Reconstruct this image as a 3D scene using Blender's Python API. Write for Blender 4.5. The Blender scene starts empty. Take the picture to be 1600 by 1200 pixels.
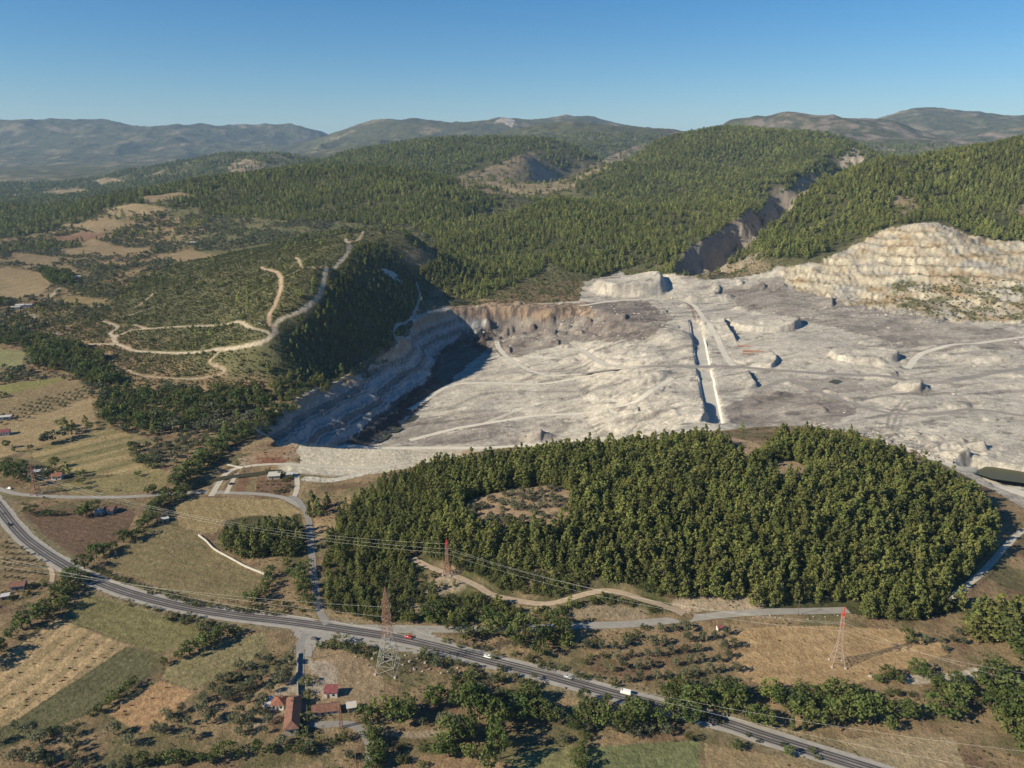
import bpy, bmesh, math, random
import numpy as np
from mathutils import Vector, Matrix

random.seed(7)
RNG = np.random.default_rng(7)
gt = np.random.default_rng(11)
R = math.radians
scene = bpy.context.scene
COL = scene.collection

# ------------------------------------------------------------------ camera, sky, sun, exposure
CAM_H = 250.0
PITCH = R(16.14)
FPX = 1244.0                       # focal length in pixels of the 1600 x 1200 photograph
cam_data = bpy.data.cameras.new('camera')
cam = bpy.data.objects.new('camera', cam_data)
COL.objects.link(cam)
cam.location = (0, 0, CAM_H)
cam.rotation_euler = (R(90) - PITCH, 0, 0)
cam_data.sensor_fit = 'HORIZONTAL'
cam_data.sensor_width = 36.0
cam_data.lens = 36.0 * FPX / 1600.0
cam_data.clip_start = 1.0
cam_data.clip_end = 60000.0
scene.camera = cam

SUN_EL = R(30.0)
SHADOW_AZ = R(21.0)                # shadows fall towards +X and a little away from the camera
sdir = Vector((math.cos(SHADOW_AZ) * math.cos(SUN_EL), math.sin(SHADOW_AZ) * math.cos(SUN_EL), -math.sin(SUN_EL)))
sun_data = bpy.data.lights.new('sun', 'SUN')
sun_data.energy = 5.0
sun_data.angle = R(0.5)
sun_data.color = (1.0, 0.90, 0.70)
sun = bpy.data.objects.new('sun', sun_data)
COL.objects.link(sun)
sun.location = (-300, -120, 600)
sun.rotation_euler = sdir.to_track_quat('-Z', 'Y').to_euler()

world = bpy.data.worlds.new('World')
scene.world = world
world.use_nodes = True
wnt = world.node_tree
wnt.nodes.clear()
sky = wnt.nodes.new('ShaderNodeTexSky')
sky.sky_type = 'NISHITA'
sky.sun_disc = False
sky.sun_elevation = SUN_EL
sky.sun_rotation = math.atan2(-sdir.x, -sdir.y)
sky.altitude = 200.0
sky.air_density = 1.0
sky.dust_density = 0.1
sky.ozone_density = 6.0
bg = wnt.nodes.new('ShaderNodeBackground')
bg.inputs['Strength'].default_value = 0.066
wo = wnt.nodes.new('ShaderNodeOutputWorld')
shs = wnt.nodes.new('ShaderNodeHueSaturation')
shs.inputs['Saturation'].default_value = 1.25
wnt.links.new(sky.outputs[0], shs.inputs['Color'])
wnt.links.new(shs.outputs[0], bg.inputs['Color'])
wnt.links.new(bg.outputs[0], wo.inputs['Surface'])

scene.view_settings.view_transform = 'Standard'
scene.view_settings.look = 'None'
scene.view_settings.gamma = 1.0
scene.view_settings.use_curve_mapping = False
scene.view_settings.exposure = 0.66
scene.render.engine = 'CYCLES'
scene.cycles.max_bounces = 4
scene.cycles.diffuse_bounces = 2
scene.cycles.volume_bounces = 0
scene.cycles.use_denoising = True

# ------------------------------------------------------------------ helpers: pixel <-> ray
CP, SP = math.cos(PITCH), math.sin(PITCH)

def pix_dir(px, py):
    """azimuth (rad, from +Y towards +X) and tangent of elevation of the ray of a photo pixel"""
    xc = (np.asarray(px, float) - 800.0) / FPX
    yc = (600.0 - np.asarray(py, float)) / FPX
    dx = xc
    dy = CP + yc * SP
    dz = -SP + yc * CP
    return np.arctan2(dx, dy), dz / np.hypot(dx, dy)

def project(x, y, z):
    zz = z - CAM_H
    f = y * CP - zz * SP
    u = y * SP + zz * CP
    f = np.maximum(f, 1e-3)
    return 800.0 + FPX * x / f, 600.0 - FPX * u / f

# ------------------------------------------------------------------ helpers: noise
_GT = np.linspace(0, 2 * np.pi, 256, endpoint=False)
_GC = np.cos(_GT).astype(np.float32); _GS = np.sin(_GT).astype(np.float32)
def _hash(ix, iy, seed):
    h = (ix * 374761393 + iy * 668265263 + seed * 1274126177) & 0xffffffff
    h = ((h ^ (h >> 13)) * 1274126177) & 0xffffffff
    return (h ^ (h >> 16)) & 0xff

def vnoise(x, y, seed=0):
    """gradient noise, 0..1"""
    fx = np.floor(x); fy = np.floor(y)
    tx = (x - fx).astype(np.float32); ty = (y - fy).astype(np.float32)
    ix = fx.astype(np.int64); iy = fy.astype(np.int64)
    def corner(dx, dy):
        h = _hash(ix + dx, iy + dy, seed)
        return _GC[h] * (tx - dx) + _GS[h] * (ty - dy)
    u = tx * tx * tx * (tx * (tx * 6 - 15) + 10); v = ty * ty * ty * (ty * (ty * 6 - 15) + 10)
    a = corner(0, 0); a = a + (corner(1, 0) - a) * u
    b = corner(0, 1); b = b + (corner(1, 1) - b) * u
    return np.clip(.5 + .8 * (a + (b - a) * v), 0, 1)

def fbm(x, y, scale, octaves=4, seed=0, gain=0.5):
    out = 0; amp = 1.0; tot = 0.0
    c, s = math.cos(0.6), math.sin(0.6)
    xx, yy = x / scale, y / scale
    for o in range(octaves):
        out = out + amp * (vnoise(xx, yy, seed + o * 17) * 2 - 1)
        tot += amp; amp *= gain
        xx, yy = (xx * c - yy * s) * 2.03 + 11.3, (xx * s + yy * c) * 2.03 - 7.7
    return out / tot                                                     # about -1..1

def ridged(x, y, scale, octaves=4, seed=0):
    out = 0; amp = 1.0; tot = 0.0
    xx, yy = x / scale, y / scale
    for o in range(octaves):
        n = 1 - np.abs(vnoise(xx, yy, seed + o * 31) * 2 - 1) * 1.0
        out = out + amp * n * n
        tot += amp; amp *= 0.5
        xx, yy = xx * 1.7 - yy * 1.1 + 5.2, xx * 1.1 + yy * 1.7 - 3.1
    return out / tot                                                     # 0..1

def sstep(a, b, x):
    t = np.clip((x - a) / (b - a), 0, 1)
    return t * t * (3 - 2 * t)

def inpoly(px, py, poly):
    """even-odd test of point arrays"""
    poly = np.asarray(poly, float)
    res = np.zeros(np.shape(px), bool)
    m = (px >= poly[:, 0].min()) & (px <= poly[:, 0].max()) & (py >= poly[:, 1].min()) & (py <= poly[:, 1].max())
    if not m.any():
        return res
    x = px[m]; y = py[m]
    r = np.zeros(x.shape, bool)
    n = len(poly)
    j = n - 1
    for i in range(n):
        xi, yi = poly[i]; xj, yj = poly[j]
        if yi != yj:
            c = ((yi > y) != (yj > y)) & (x < (xj - xi) * (y - yi) / (yj - yi) + xi)
            r ^= c
        j = i
    res[m] = r
    return res

# ------------------------------------------------------------------ terrain: control points read off the place
CTL = []          # (azimuth, ln distance, height)

def cz(px, py, z):
    az, te = pix_dir(px, py)
    r = (z - CAM_H) / te
    CTL.append((float(az), math.log(r), float(z)))

def cr(px, py, r, behind=None):
    """r: distance ahead of the camera, along its heading"""
    az, te = pix_dir(px, py)
    r = r / math.cos(float(az))
    CTL.append((float(az), math.log(r), CAM_H + r * float(te)))
    if behind:
        CTL.append((float(az), math.log(r + behind[0]), max(20.0, CAM_H + r * float(te) - behind[1])))

def crest(pts, behind, step=45):
    for (a, b) in zip(pts[:-1], pts[1:]):
        n = max(1, int(abs(b[0] - a[0]) / step))
        for k in range(n):
            t = k / n
            cr(a[0] + (b[0] - a[0]) * t, a[1] + (b[1] - a[1]) * t, a[2] + (b[2] - a[2]) * t, behind)
    cr(*pts[-1], behind)

# the near plain with its fields, roads and olive groves
for px in (-250, 50, 350, 650, 950, 1250, 1550, 1850):
    for py, z in ((1400, 0), (1180, 0), (1090, 0.5), (1010, 1)):
        cz(px, py, z)
for p in [(-200, 920, 0), (100, 920, 0), (300, 930, 1), (-200, 830, 0), (100, 830, 0), (300, 850, 1), (440, 880, 2), (430, 800, 1),
          (-200, 760, 0), (150, 760, 0), (300, 770, 0), (420, 772, 0), (0, 700, 0), (200, 700, 0), (300, 700, 0), (-150, 650, 0), (100, 650, 1),
          (250, 650, 0), (50, 600, 1), (-150, 600, 2), (120, 560, 3), (-100, 540, 5), (40, 520, 6), (-150, 480, 10), (30, 480, 9), (120, 480, 14),
          (-100, 440, 16), (30, 440, 16), (-100, 400, 22), (60, 410, 22), (150, 420, 22), (200, 390, 30), (100, 370, 32), (0, 370, 26), (30, 345, 40),
          (250, 365, 45), (330, 385, 52)]:
    cz(*p)
# the wooded hill in front of the mine
for p in [(500, 930, 2), (520, 860, 3), (600, 900, 5), (700, 900, 8), (800, 940, 5), (1000, 955, 5), (1100, 960, 4), (1300, 960, 3), (1480, 960, 1), (1600, 900, -1), (1750, 900, -1),
          (600, 800, 12), (800, 850, 18), (1000, 850, 22), (1200, 850, 22), (1400, 850, 15), (1520, 860, 5), (600, 760, 15), (700, 770, 20), (800, 785, 25),
          (900, 750, 30), (1000, 770, 32), (1200, 770, 34), (1350, 790, 26), (1450, 800, 16), (540, 780, 7), (620, 750, 14), (700, 738, 18), (830, 726, 25),
          (950, 716, 30), (1100, 704, 33), (1230, 692, 35), (1330, 712, 31), (1450, 752, 18), (1550, 800, 4), (1600, 830, 0), (1700, 840, 0)]:
    cz(*p)
# rim of the mine and its right half
for p in [(400, 668, 0), (450, 632, 0), (540, 588, 0), (615, 545, 1), (640, 530, 2), (650, 500, 5), (700, 482, 5), (760, 478, 4), (850, 480, 4), (910, 476, 4), (950, 500, 3),
          (480, 740, 1), (560, 730, 3), (660, 722, 5), (450, 696, 5), (600, 703, 7), (750, 703, 8), (900, 698, 9), (1000, 690, 8), (1070, 676, 4), (1000, 560, -4), (1040, 620, -6),
          (1150, 655, -8), (1250, 650, -3), (1320, 655, 0), (1400, 680, 2), (1100, 600, -5), (1100, 540, -2), (1200, 600, -3), (1300, 600, 0), (1450, 600, 2),
          (1600, 610, 3), (1750, 620, 3), (1200, 540, 3), (1350, 540, 5), (1500, 540, 6), (1650, 540, 8), (1000, 470, 6), (1100, 460, 10), (1200, 470, 12), (1300, 485, 14),
          (1450, 500, 12), (1600, 505, 12), (1750, 500, 14), (1450, 700, 3), (1520, 735, 1), (1600, 770, 0), (1500, 680, 4), (1600, 690, 4), (1700, 700, 4), (1020, 436, 16), (1150, 430, 17)]:
    cz(*p)
# quarry face on the right
for p in [(1220, 425, 1480), (1350, 450, 1390), (1400, 400, 1500), (1470, 356, 1610), (1520, 374, 1590), (1600, 386, 1570), (1750, 390, 1570),
          (1500, 420, 1440), (1600, 440, 1370), (1750, 440, 1370), (1550, 470, 1290), (1320, 400, 1520)]:
    cr(*p)
# forested hill on the right, its crest runs down to the gorge
crest([(1800, 195, 2250), (1600, 222, 2250), (1480, 238, 2150), (1380, 252, 2050), (1320, 272, 2000), (1270, 292, 1950), (1225, 320, 1870)], (320, 80), 60)
crest([(1190, 342, 1800), (1130, 385, 1680), (1090, 420, 1560)], None, 40)
for p in [(1500, 300, 1900), (1400, 330, 1750), (1300, 350, 1740), (1250, 380, 1620), (1180, 400, 1570), (1600, 300, 1880), (1600, 350, 1690), (1750, 300, 1880)]:
    cr(*p)
# big hill behind the gorge
crest([(890, 285, 3100), (930, 263, 3300), (1000, 236, 3700), (1060, 218, 3900), (1130, 203, 4000), (1230, 209, 3800), (1330, 222, 3600), (1375, 246, 3500), (1420, 262, 3500)], (600, 130), 60)
for p in [(1000, 300, 2800), (1100, 300, 2700), (1100, 250, 3250), (1200, 260, 3150), (1150, 312, 2250), (1250, 275, 2700), (1060, 330, 2250), (960, 290, 2950), (1320, 250, 3000)]:
    cr(*p)
# low wooded spur in the centre
crest([(790, 347, 2000), (860, 314, 2200), (950, 320, 2150), (1040, 330, 2050)], (260, 35), 60)
crest([(1080, 345, 1950), (1105, 360, 1850)], None, 40)
for p in [(950, 370, 1820), (900, 410, 1620), (1000, 400, 1650), (1040, 425, 1520), (720, 400, 1700), (760, 370, 1850), (700, 350, 2020), (800, 400, 1720), (830, 375, 1850)]:
    cr(*p)
for p in [(860, 445, 14), (760, 462, 10), (700, 470, 8), (930, 440, 14), (700, 440, 24)]:
    cz(*p)
# near left hill with the dirt roads
for p in [(425, 528, 48), (435, 501, 56), (472, 484, 64), (498, 462, 76), (520, 422, 94), (545, 382, 108), (434, 427, 76), (462, 403, 88), (380, 460, 54),
          (350, 507, 34), (250, 515, 20), (170, 521, 11), (138, 538, 6), (300, 551, 22), (200, 578, 5), (280, 592, 8), (340, 580, 16), (400, 600, 8), (300, 630, 1),
          (450, 618, 2), (380, 640, 0), (300, 440, 46), (200, 450, 24), (250, 480, 25), (330, 405, 55), (400, 402, 75), (540, 565, 2), (520, 590, 0), (657, 464, 20), (611, 515, 6), (430, 580, 18)]:
    cz(*p)
for p in [(600, 362, 1500), (640, 372, 1500), (690, 402, 1600), (650, 432, 1440), (300, 376, 1950), (450, 352, 2000), (560, 347, 2050), (640, 347, 2050)]:
    cr(*p)
# long wooded ridge on the left
crest([(-150, 330, 3000), (0, 322, 3000), (100, 318, 2800), (240, 297, 2600), (360, 276, 2650), (480, 264, 2700), (560, 264, 2700), (640, 270, 2700), (730, 288, 2600), (790, 306, 2450)], (400, 60), 60)
for p in [(330, 332, 2250), (470, 322, 2250), (600, 312, 2250), (700, 322, 2200), (180, 330, 2300)]:
    cr(*p)
# far valley and the hills beyond
for p in [(0, 302, 5000), (100, 300, 5000), (200, 280, 5200), (0, 266, 8000), (200, 262, 7600), (-200, 280, 7000), (-200, 300, 5000)]:
    cr(*p)
crest([(230, 264, 5600), (300, 250, 5600), (370, 242, 5600), (450, 250, 5500), (490, 260, 5200)], (500, 60), 70)
crest([(520, 248, 4300), (560, 237, 4400), (640, 225, 4500), (740, 213, 4500), (830, 219, 4500), (900, 229, 4400), (925, 244, 4200)], (600, 130), 60)
for p in [(700, 270, 3500), (800, 300, 3000), (830, 252, 3800), (880, 282, 3200), (600, 255, 3700), (760, 245, 3900)]:
    cr(*p)
crest([(-300, 200, 14000), (0, 195, 14000), (80, 191, 14000), (170, 194, 14000), (270, 198, 14000), (350, 197, 14000), (430, 198, 14000), (490, 203, 14000)], (2500, 400), 60)
for p in [(-200, 240, 11500), (0, 240, 11000), (100, 244, 10500), (300, 243, 10500), (480, 235, 10500)]:
    cr(*p)
crest([(545, 198, 11000), (580, 185, 11000), (640, 191, 11000), (700, 191, 11000), (750, 196, 11500), (787, 187, 11500), (850, 190, 11500), (890, 187, 11500), (960, 193, 11500), (1060, 206, 11000), (1150, 213, 11000)], (2500, 350), 45)
crest([(790, 206, 7600), (830, 199, 7600), (870, 195, 7600), (950, 198, 7600), (1040, 204, 7600), (1110, 213, 7400)], (700, 140), 60)
for p in [(600, 228, 8000), (700, 225, 8000), (900, 225, 6200), (1000, 228, 6200)]:
    cr(*p)
crest([(1130, 208, 8000), (1160, 199, 8000), (1200, 191, 8000), (1280, 187, 8000), (1350, 189, 8000), (1400, 196, 7800)], (700, 160), 45)
crest([(1430, 205, 7600), (1465, 220, 7400)], None, 45)
crest([(1350, 188, 11000), (1395, 180, 11000), (1440, 173, 11000), (1500, 181, 11000), (1560, 191, 11000), (1640, 187, 11000), (1900, 185, 11000)], (2500, 350), 45)
crest([(1530, 217, 8000), (1600, 205, 8000), (1800, 200, 8000)], None, 60)
for p in [(1300, 226, 6000), (1400, 232, 6000), (1450, 238, 5500), (1600, 230, 6500)]:
    cr(*p)
for az in np.linspace(-0.8, 0.8, 9):
    CTL.append((az, math.log(17500), 200.0)); CTL.append((az, math.log(26000), 50.0)); CTL.append((az, math.log(120), 0.0))

# ------------------------------------------------------------------ terrain: fan-shaped grid, fine near the camera, coarse far away
AZ0, AZ1, NA = R(-57), R(57), 1600
azs = np.linspace(AZ0, AZ1, NA)
rl = [70.0]
while rl[-1] < 25000:
    r = rl[-1]
    rl.append(r + (2.5 if r < 250 else max(0.9, min(r * r * 3.1e-6, 0.0037 * r))))
rs = np.array(rl); NR = len(rs)
lrs = np.log(rs)
SA, CA = np.sin(azs), np.cos(azs)
GX = (rs[:, None] * SA[None, :]); GY = (rs[:, None] * CA[None, :])

def fit_surface(ctl, c=0.03):
    P = np.array([(a, b) for a, b, _ in ctl]); Z = np.array([z for _, _, z in ctl])
    key = np.round(P / 1e-4).astype(int)
    _, ui = np.unique(key, axis=0, return_index=True)
    P = P[ui]; Z = Z[ui]
    def phi(d2): return -np.sqrt(d2 + c * c)
    D = ((P[:, None, :] - P[None, :, :]) ** 2).sum(2)
    n = len(P)
    A = np.zeros((n + 3, n + 3))
    A[:n, :n] = phi(D) + np.eye(n) * -1e-4
    A[:n, n] = 1; A[:n, n + 1:] = P
    A[n, :n] = 1; A[n + 1:, :n] = P.T
    w = np.linalg.solve(A, np.concatenate([Z, np.zeros(3)]))
    def ev(a, b):
        sh = a.shape
        q = np.stack([a.ravel(), b.ravel()], 1)
        out = np.empty(len(q))
        for i in range(0, len(q), 8192):
            s = q[i:i + 8192]
            d2 = (s[:, :1] - P[None, :, 0]) ** 2 + (s[:, 1:] - P[None, :, 1]) ** 2
            out[i:i + 8192] = phi(d2) @ w[:n] + w[n] + s @ w[n + 1:]
        return out.reshape(sh)
    return ev

def upsample(ev, na=340, nr=460):
    a = np.linspace(AZ0, AZ1, na); b = np.interp(np.linspace(0, NR - 1, nr), np.arange(NR), lrs)
    A, B = np.meshgrid(a, b)
    C = ev(A, B)
    fa = np.linspace(0, na - 1, NA); fb = np.linspace(0, nr - 1, NR)
    ia = np.minimum(fa.astype(int), na - 2); ib = np.minimum(fb.astype(int), nr - 2)
    ta = fa - ia; tb = (fb - ib)[:, None]
    C0 = C[:, ia] * (1 - ta) + C[:, ia + 1] * ta
    return C0[ib] * (1 - tb) + C0[ib + 1] * tb

GZ = upsample(fit_surface(CTL))

class Ray:
    """look-up of terrain points: by photo pixel, by ground position"""
    def build(self):
        T = (GZ - CAM_H) / rs[:, None]
        self.M = np.maximum.accumulate(T, axis=0)
        self.T = T
    def hit(self, px, py):
        az, te = pix_dir(px, py)
        f = (float(az) - AZ0) / (AZ1 - AZ0) * (NA - 1)
        i = int(np.clip(round(f), 0, NA - 1))
        k = int(np.searchsorted(self.M[:, i], float(te)))
        k = min(max(k, 1), NR - 1)
        t0, t1 = self.T[k - 1, i], self.T[k, i]
        u = 0.5 if t1 <= t0 else float(np.clip((te - t0) / (t1 - t0), 0, 1))
        r = rs[k - 1] + (rs[k] - rs[k - 1]) * u
        x, y = r * math.sin(az), r * math.cos(az)
        return x, y
RAY = Ray(); RAY.build()

def gz(x, y):
    x = np.asarray(x, float); y = np.asarray(y, float)
    fa = np.clip((np.arctan2(x, y) - AZ0) / (AZ1 - AZ0) * (NA - 1), 0, NA - 1.001)
    fr = np.clip(np.interp(np.log(np.hypot(x, y)), lrs, np.arange(NR)), 0, NR - 1.001)
    ia = fa.astype(int); ir = fr.astype(int); ta = fa - ia; tr = fr - ir
    return ((GZ[ir, ia] * (1 - ta) + GZ[ir, ia + 1] * ta) * (1 - tr) + (GZ[ir + 1, ia] * (1 - ta) + GZ[ir + 1, ia + 1] * ta) * tr)

def ground(px, py):
    x, y = RAY.hit(px, py)
    return Vector((x, y, float(gz(x, y))))

def wpts(pts):
    return np.array([RAY.hit(p[0], p[1]) for p in pts])

def at_z(px, py, z):
    az, te = pix_dir(px, py)
    r = (z - CAM_H) / te
    return np.array((r * math.sin(az), r * math.cos(az)))

def smooth_line(P, step):
    """Catmull-Rom through points, resampled every step metres"""
    P = np.asarray(P, float)
    if len(P) < 3:
        n = max(2, int(np.hypot(*(P[-1] - P[0])[:2]) / step))
        return P[0] + (P[-1] - P[0]) * np.linspace(0, 1, n)[:, None]
    Q = np.vstack([2 * P[0] - P[1], P, 2 * P[-1] - P[-2]])
    out = []
    for i in range(1, len(Q) - 2):
        p0, p1, p2, p3 = Q[i - 1:i + 3]
        n = max(2, int(np.hypot(*(p2 - p1)[:2]) / step))
        t = np.linspace(0, 1, n, endpoint=False)[:, None]
        out.append(0.5 * ((2 * p1) + (-p0 + p2) * t + (2 * p0 - 5 * p1 + 4 * p2 - p3) * t ** 2 + (-p0 + 3 * p1 - 3 * p2 + p3) * t ** 3))
    out.append(P[-1:])
    return np.vstack(out)

def _slices(x0, y0, x1, y1, m):
    xs = np.array([x0, x1]); ys = np.array([y0, y1])
    rr = np.hypot(xs, ys); aa = np.arctan2(xs, ys)
    r0 = max(rr.min() - m, 50); r1 = rr.max() + m
    # the segment may come nearer than its ends
    k0 = max(0, np.searchsorted(rs, r0 * 0.995) - 1); k1 = min(NR, np.searchsorted(rs, r1) + 1)
    da = m / r0
    i0 = max(0, int((aa.min() - da - AZ0) / (AZ1 - AZ0) * (NA - 1))); i1 = min(NA, int((aa.max() + da - AZ0) / (AZ1 - AZ0) * (NA - 1)) + 2)
    return slice(k0, k1), slice(i0, i1)

def linedist(P, m, width=None, along=False):
    """distance of every grid vertex to polyline P (metres), only filled within m"""
    D = np.full((NR, NA), 1e9, np.float32)
    S = np.zeros((NR, NA), np.float32) if along else None
    P = np.asarray(P, float)
    s0 = 0.0
    for i in range(len(P) - 1):
        (x0, y0), (x1, y1) = P[i][:2], P[i + 1][:2]
        L2 = (x1 - x0) ** 2 + (y1 - y0) ** 2
        if L2 < 1e-9: continue
        sl = _slices(x0, y0, x1, y1, m)
        gx = GX[sl]; gy = GY[sl]
        t = np.clip(((gx - x0) * (x1 - x0) + (gy - y0) * (y1 - y0)) / L2, 0, 1)
        d = np.hypot(gx - x0 - t * (x1 - x0), gy - y0 - t * (y1 - y0))
        if width is not None: d = d / width[i]
        if along:
            b = d < D[sl]
            S[sl] = np.where(b, s0 + t * math.sqrt(L2), S[sl])
        D[sl] = np.minimum(D[sl], d)
        s0 += math.sqrt(L2)
    return (D, S) if along else D

def grid_inpoly(P):
    res = np.zeros((NR, NA), bool)
    P = np.asarray(P, float)
    rr = np.hypot(P[:, 0], P[:, 1]); aa = np.arctan2(P[:, 0], P[:, 1])
    k0 = max(0, np.searchsorted(rs, rr.min() * 0.9)); k1 = np.searchsorted(rs, rr.max()) + 1
    i0 = max(0, int((aa.min() - AZ0) / (AZ1 - AZ0) * (NA - 1)) - 1); i1 = int((aa.max() - AZ0) / (AZ1 - AZ0) * (NA - 1)) + 2
    sl = (slice(k0, k1), slice(i0, i1))
    res[sl] = inpoly(GX[sl], GY[sl], P)
    return res
# ------------------------------------------------------------------ terrain features: mine pit, channel, mounds, gorge
# world outlines first (all read off the smooth terrain)
L_channel = smooth_line(wpts([(1086, 503), (1092, 535), (1099, 570), (1106, 605), (1113, 640), (1117, 660)]), 6)
PIT_RIM = [((400, 668), 70), ((450, 632), 75), ((500, 608), 75), ((540, 588), 70), ((590, 560), 60), ((622, 541), 50), ((638, 528), 44), ((648, 503), 44), ((670, 490), 44), ((705, 483), 40),
           ((760, 479), 26), ((810, 479), 24), ((860, 481), 24), ((910, 478), 30), ((960, 492), 40), ((1010, 520), 95), ((1030, 560), 100), ((1050, 610), 90), ((1075, 650), 45), ((1068, 668), 30),
           ((1000, 686), 45), ((900, 697), 50), ((750, 702), 50), ((600, 702), 45), ((480, 697), 40), ((430, 688), 45)]
pit_w = np.array([w for _, w in PIT_RIM] + [PIT_RIM[0][1]], float)
P_pit = wpts([p for p, _ in PIT_RIM])
keep_ctl = CTL
CTL = []
for p in [(560, 692, -50), (620, 660, -51), (690, 575, -50), (725, 540, -48), (760, 522, -44), (800, 690, -43), (900, 680, -36), (1000, 670, -26), (1070, 655, -18), (700, 620, -47),
          (800, 600, -41), (900, 600, -33), (1000, 600, -23), (1050, 580, -14), (800, 540, -36), (900, 520, -24), (1000, 500, -8), (900, 492, -12), (820, 497, -22), (1040, 540, -6), (770, 498, -28)]:
    cz(*p)
ZFLOOR = upsample(fit_surface(CTL, 0.02), 200, 260)
CTL = keep_ctl
IN_PIT = grid_inpoly(P_pit)
dpit = linedist(np.vstack([P_pit, P_pit[:1]]), 90)
dn = linedist(np.vstack([P_pit, P_pit[:1]]), 130, width=pit_w)
nse = fbm(GX, GY, 38, 4, 5)
tt = np.clip(dn + 0.10 * nse * (dn < 1.0), 0, 1)
PXb, _ = project(GX, GY, GZ)
leftw = 1 - sstep(700, 800, PXb)
NB = 6.0
bt = tt + np.sin(2 * np.pi * NB * tt) / (2 * np.pi * NB) * 0.45 * leftw
PITW = np.where(IN_PIT, bt, 0)                        # 0 at the rim .. 1 on the floor
GZ0 = GZ.copy()
GZ = np.where(IN_PIT, GZ * (1 - PITW) + np.minimum(ZFLOOR, GZ) * PITW, GZ)

def carve(pts, depth, width, flat=0.0, power=1.0):
    """a V or flat bottomed trench along a pixel polyline"""
    global GZ
    D = linedist(smooth_line(wpts(pts), 8), width * 1.3)
    prof = np.clip((width - D) / max(width - flat, 1e-3), 0, 1)
    GZ = GZ - depth * sstep(0, 1, prof) ** power

def mound(px, py, rx, ry, h, edge=0.22, rot=0.0, seed=0):
    """a dumped flat-topped heap, radii in metres"""
    global GZ
    x0, y0 = RAY.hit(px, py)
    m = max(rx, ry) * 1.5
    sl = _slices(x0, y0, x0, y0, m)
    dx = GX[sl] - x0; dy = GY[sl] - y0
    c, s = math.cos(rot), math.sin(rot)
    q = np.hypot((dx * c + dy * s) / rx, (-dx * s + dy * c) / ry) * (1 + 0.16 * fbm(GX[sl], GY[sl], rx * 0.7, 3, seed))
    GZ[sl] = GZ[sl] + h * (1 - sstep(1 - edge, 1 + edge, q))

# heaps and cuts on the mine floor
MINE_MOUNDS = [(985, 452, 62, 55, 20, .16, 0), (1198, 508, 52, 40, 7, .06, 0), (1350, 558, 42, 34, 6, .06, 0), (1385, 590, 8, 10, 4, .4, 0), (1425, 607, 16, 12, 5, .3, 0), (1410, 625, 30, 14, 3, .5, 0),
               (1110, 468, 40, 14, 6, .12, .1), (1180, 448, 18, 12, 5, .3, 0), (1215, 448, 16, 10, 5, .3, 0), (1560, 560, 60, 25, 6, .4, 0), (1500, 545, 45, 18, 4, .4, 0),
               (1050, 530, 22, 60, 9, .8, .3), (1560, 600, 70, 18, 3, .5, 0), (840, 637, 14, 9, 6, .6, 0), (760, 625, 34, 14, 4, .6, .4), (900, 600, 60, 14, 4, .7, .4),
               (740, 600, 26, 10, 4, .7, .5), (960, 640, 40, 12, 5, .7, .3), (1010, 590, 30, 14, 6, .6, .4), (820, 560, 50, 9, 4, .6, -.2)]
for i, a in enumerate(MINE_MOUNDS):
    mound(*a, seed=100 + i)
def scarp(pts, h, decay, lip=2.5):
    """a steep cut facing right: ground piled up on the left of the line, dropping sharply to its right"""
    global GZ
    L = smooth_line(wpts(pts), 3)
    D, S = linedist(L, decay * 3, along=True)
    sl = D < decay * 3
    tot = float(np.sum(np.hypot(*np.diff(L, axis=0).T)))
    ii = np.clip((S[sl] / max(tot, 1e-3) * (len(L) - 1)).astype(int), 0, len(L) - 2)
    t = L[ii + 1] - L[ii]; q = np.column_stack([GX[sl], GY[sl]]) - L[ii]
    side = t[:, 0] * q[:, 1] - t[:, 1] * q[:, 0]
    # lines run away from the viewer downwards on the picture: the piled side is the left one
    sg = np.where(side < 0, 1.0, -1.0) * D[sl]
    fade = sstep(0, .18, S[sl] / tot) * sstep(0, .18, 1 - S[sl] / tot)
    z = np.where(sg > 0, np.exp(-sg / decay), np.clip(1 + sg / lip, 0, 1)) * h * fade
    GZ[sl] = GZ[sl] + z * (1 + .25 * fbm(GX[sl], GY[sl], 12, 3, 77))
for pts, h, dc in (([(1130, 500), (1134, 512), (1143, 526), (1152, 536)], 13, 22), ([(1195, 552), (1210, 558), (1212, 568), (1200, 577), (1186, 580)], 9, 18), ([(1168, 582), (1173, 594), (1180, 604), (1192, 614)], 10, 16),
                   ([(1228, 499), (1246, 504), (1247, 511), (1236, 518)], 7, 20), ([(1388, 549), (1403, 556), (1402, 564), (1390, 570)], 6, 16), ([(1074, 622), (1090, 628), (1102, 640), (1104, 652), (1090, 662)], 10, 20),
                   ([(1104, 452), (1122, 448), (1124, 458), (1112, 468)], 8, 14), ([(1152, 438), (1160, 441), (1158, 446)], 7, 10), ([(1180, 444), (1192, 446), (1196, 452)], 6, 10), ([(1424, 600), (1438, 606), (1436, 614)], 8, 14), ([(1384, 578), (1396, 582), (1402, 588)], 5, 10),
                   ([(1486, 700), (1500, 708), (1518, 722), (1524, 730)], 11, 16), ([(1516, 686), (1530, 694), (1540, 706)], 7, 14), ([(1270, 632), (1284, 638), (1292, 644)], 5, 10), ([(836, 632), (846, 636), (844, 644)], 5, 10), ([(986, 620), (996, 624), (998, 632)], 5, 10),
                   ([(968, 490), (978, 494), (976, 500)], 7, 10), ([(920, 498), (930, 502), (930, 508)], 5, 8), ([(860, 505), (872, 510), (872, 516)], 5, 9), ([(788, 512), (796, 518), (796, 526)], 6, 9), ([(1030, 484), (1040, 486), (1040, 490)], 5, 8), ([(1292, 462), (1300, 470), (1300, 480)], 8, 10)):
    scarp(pts, h * .62, dc * 1.5)
rj = np.random.default_rng(3)
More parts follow.
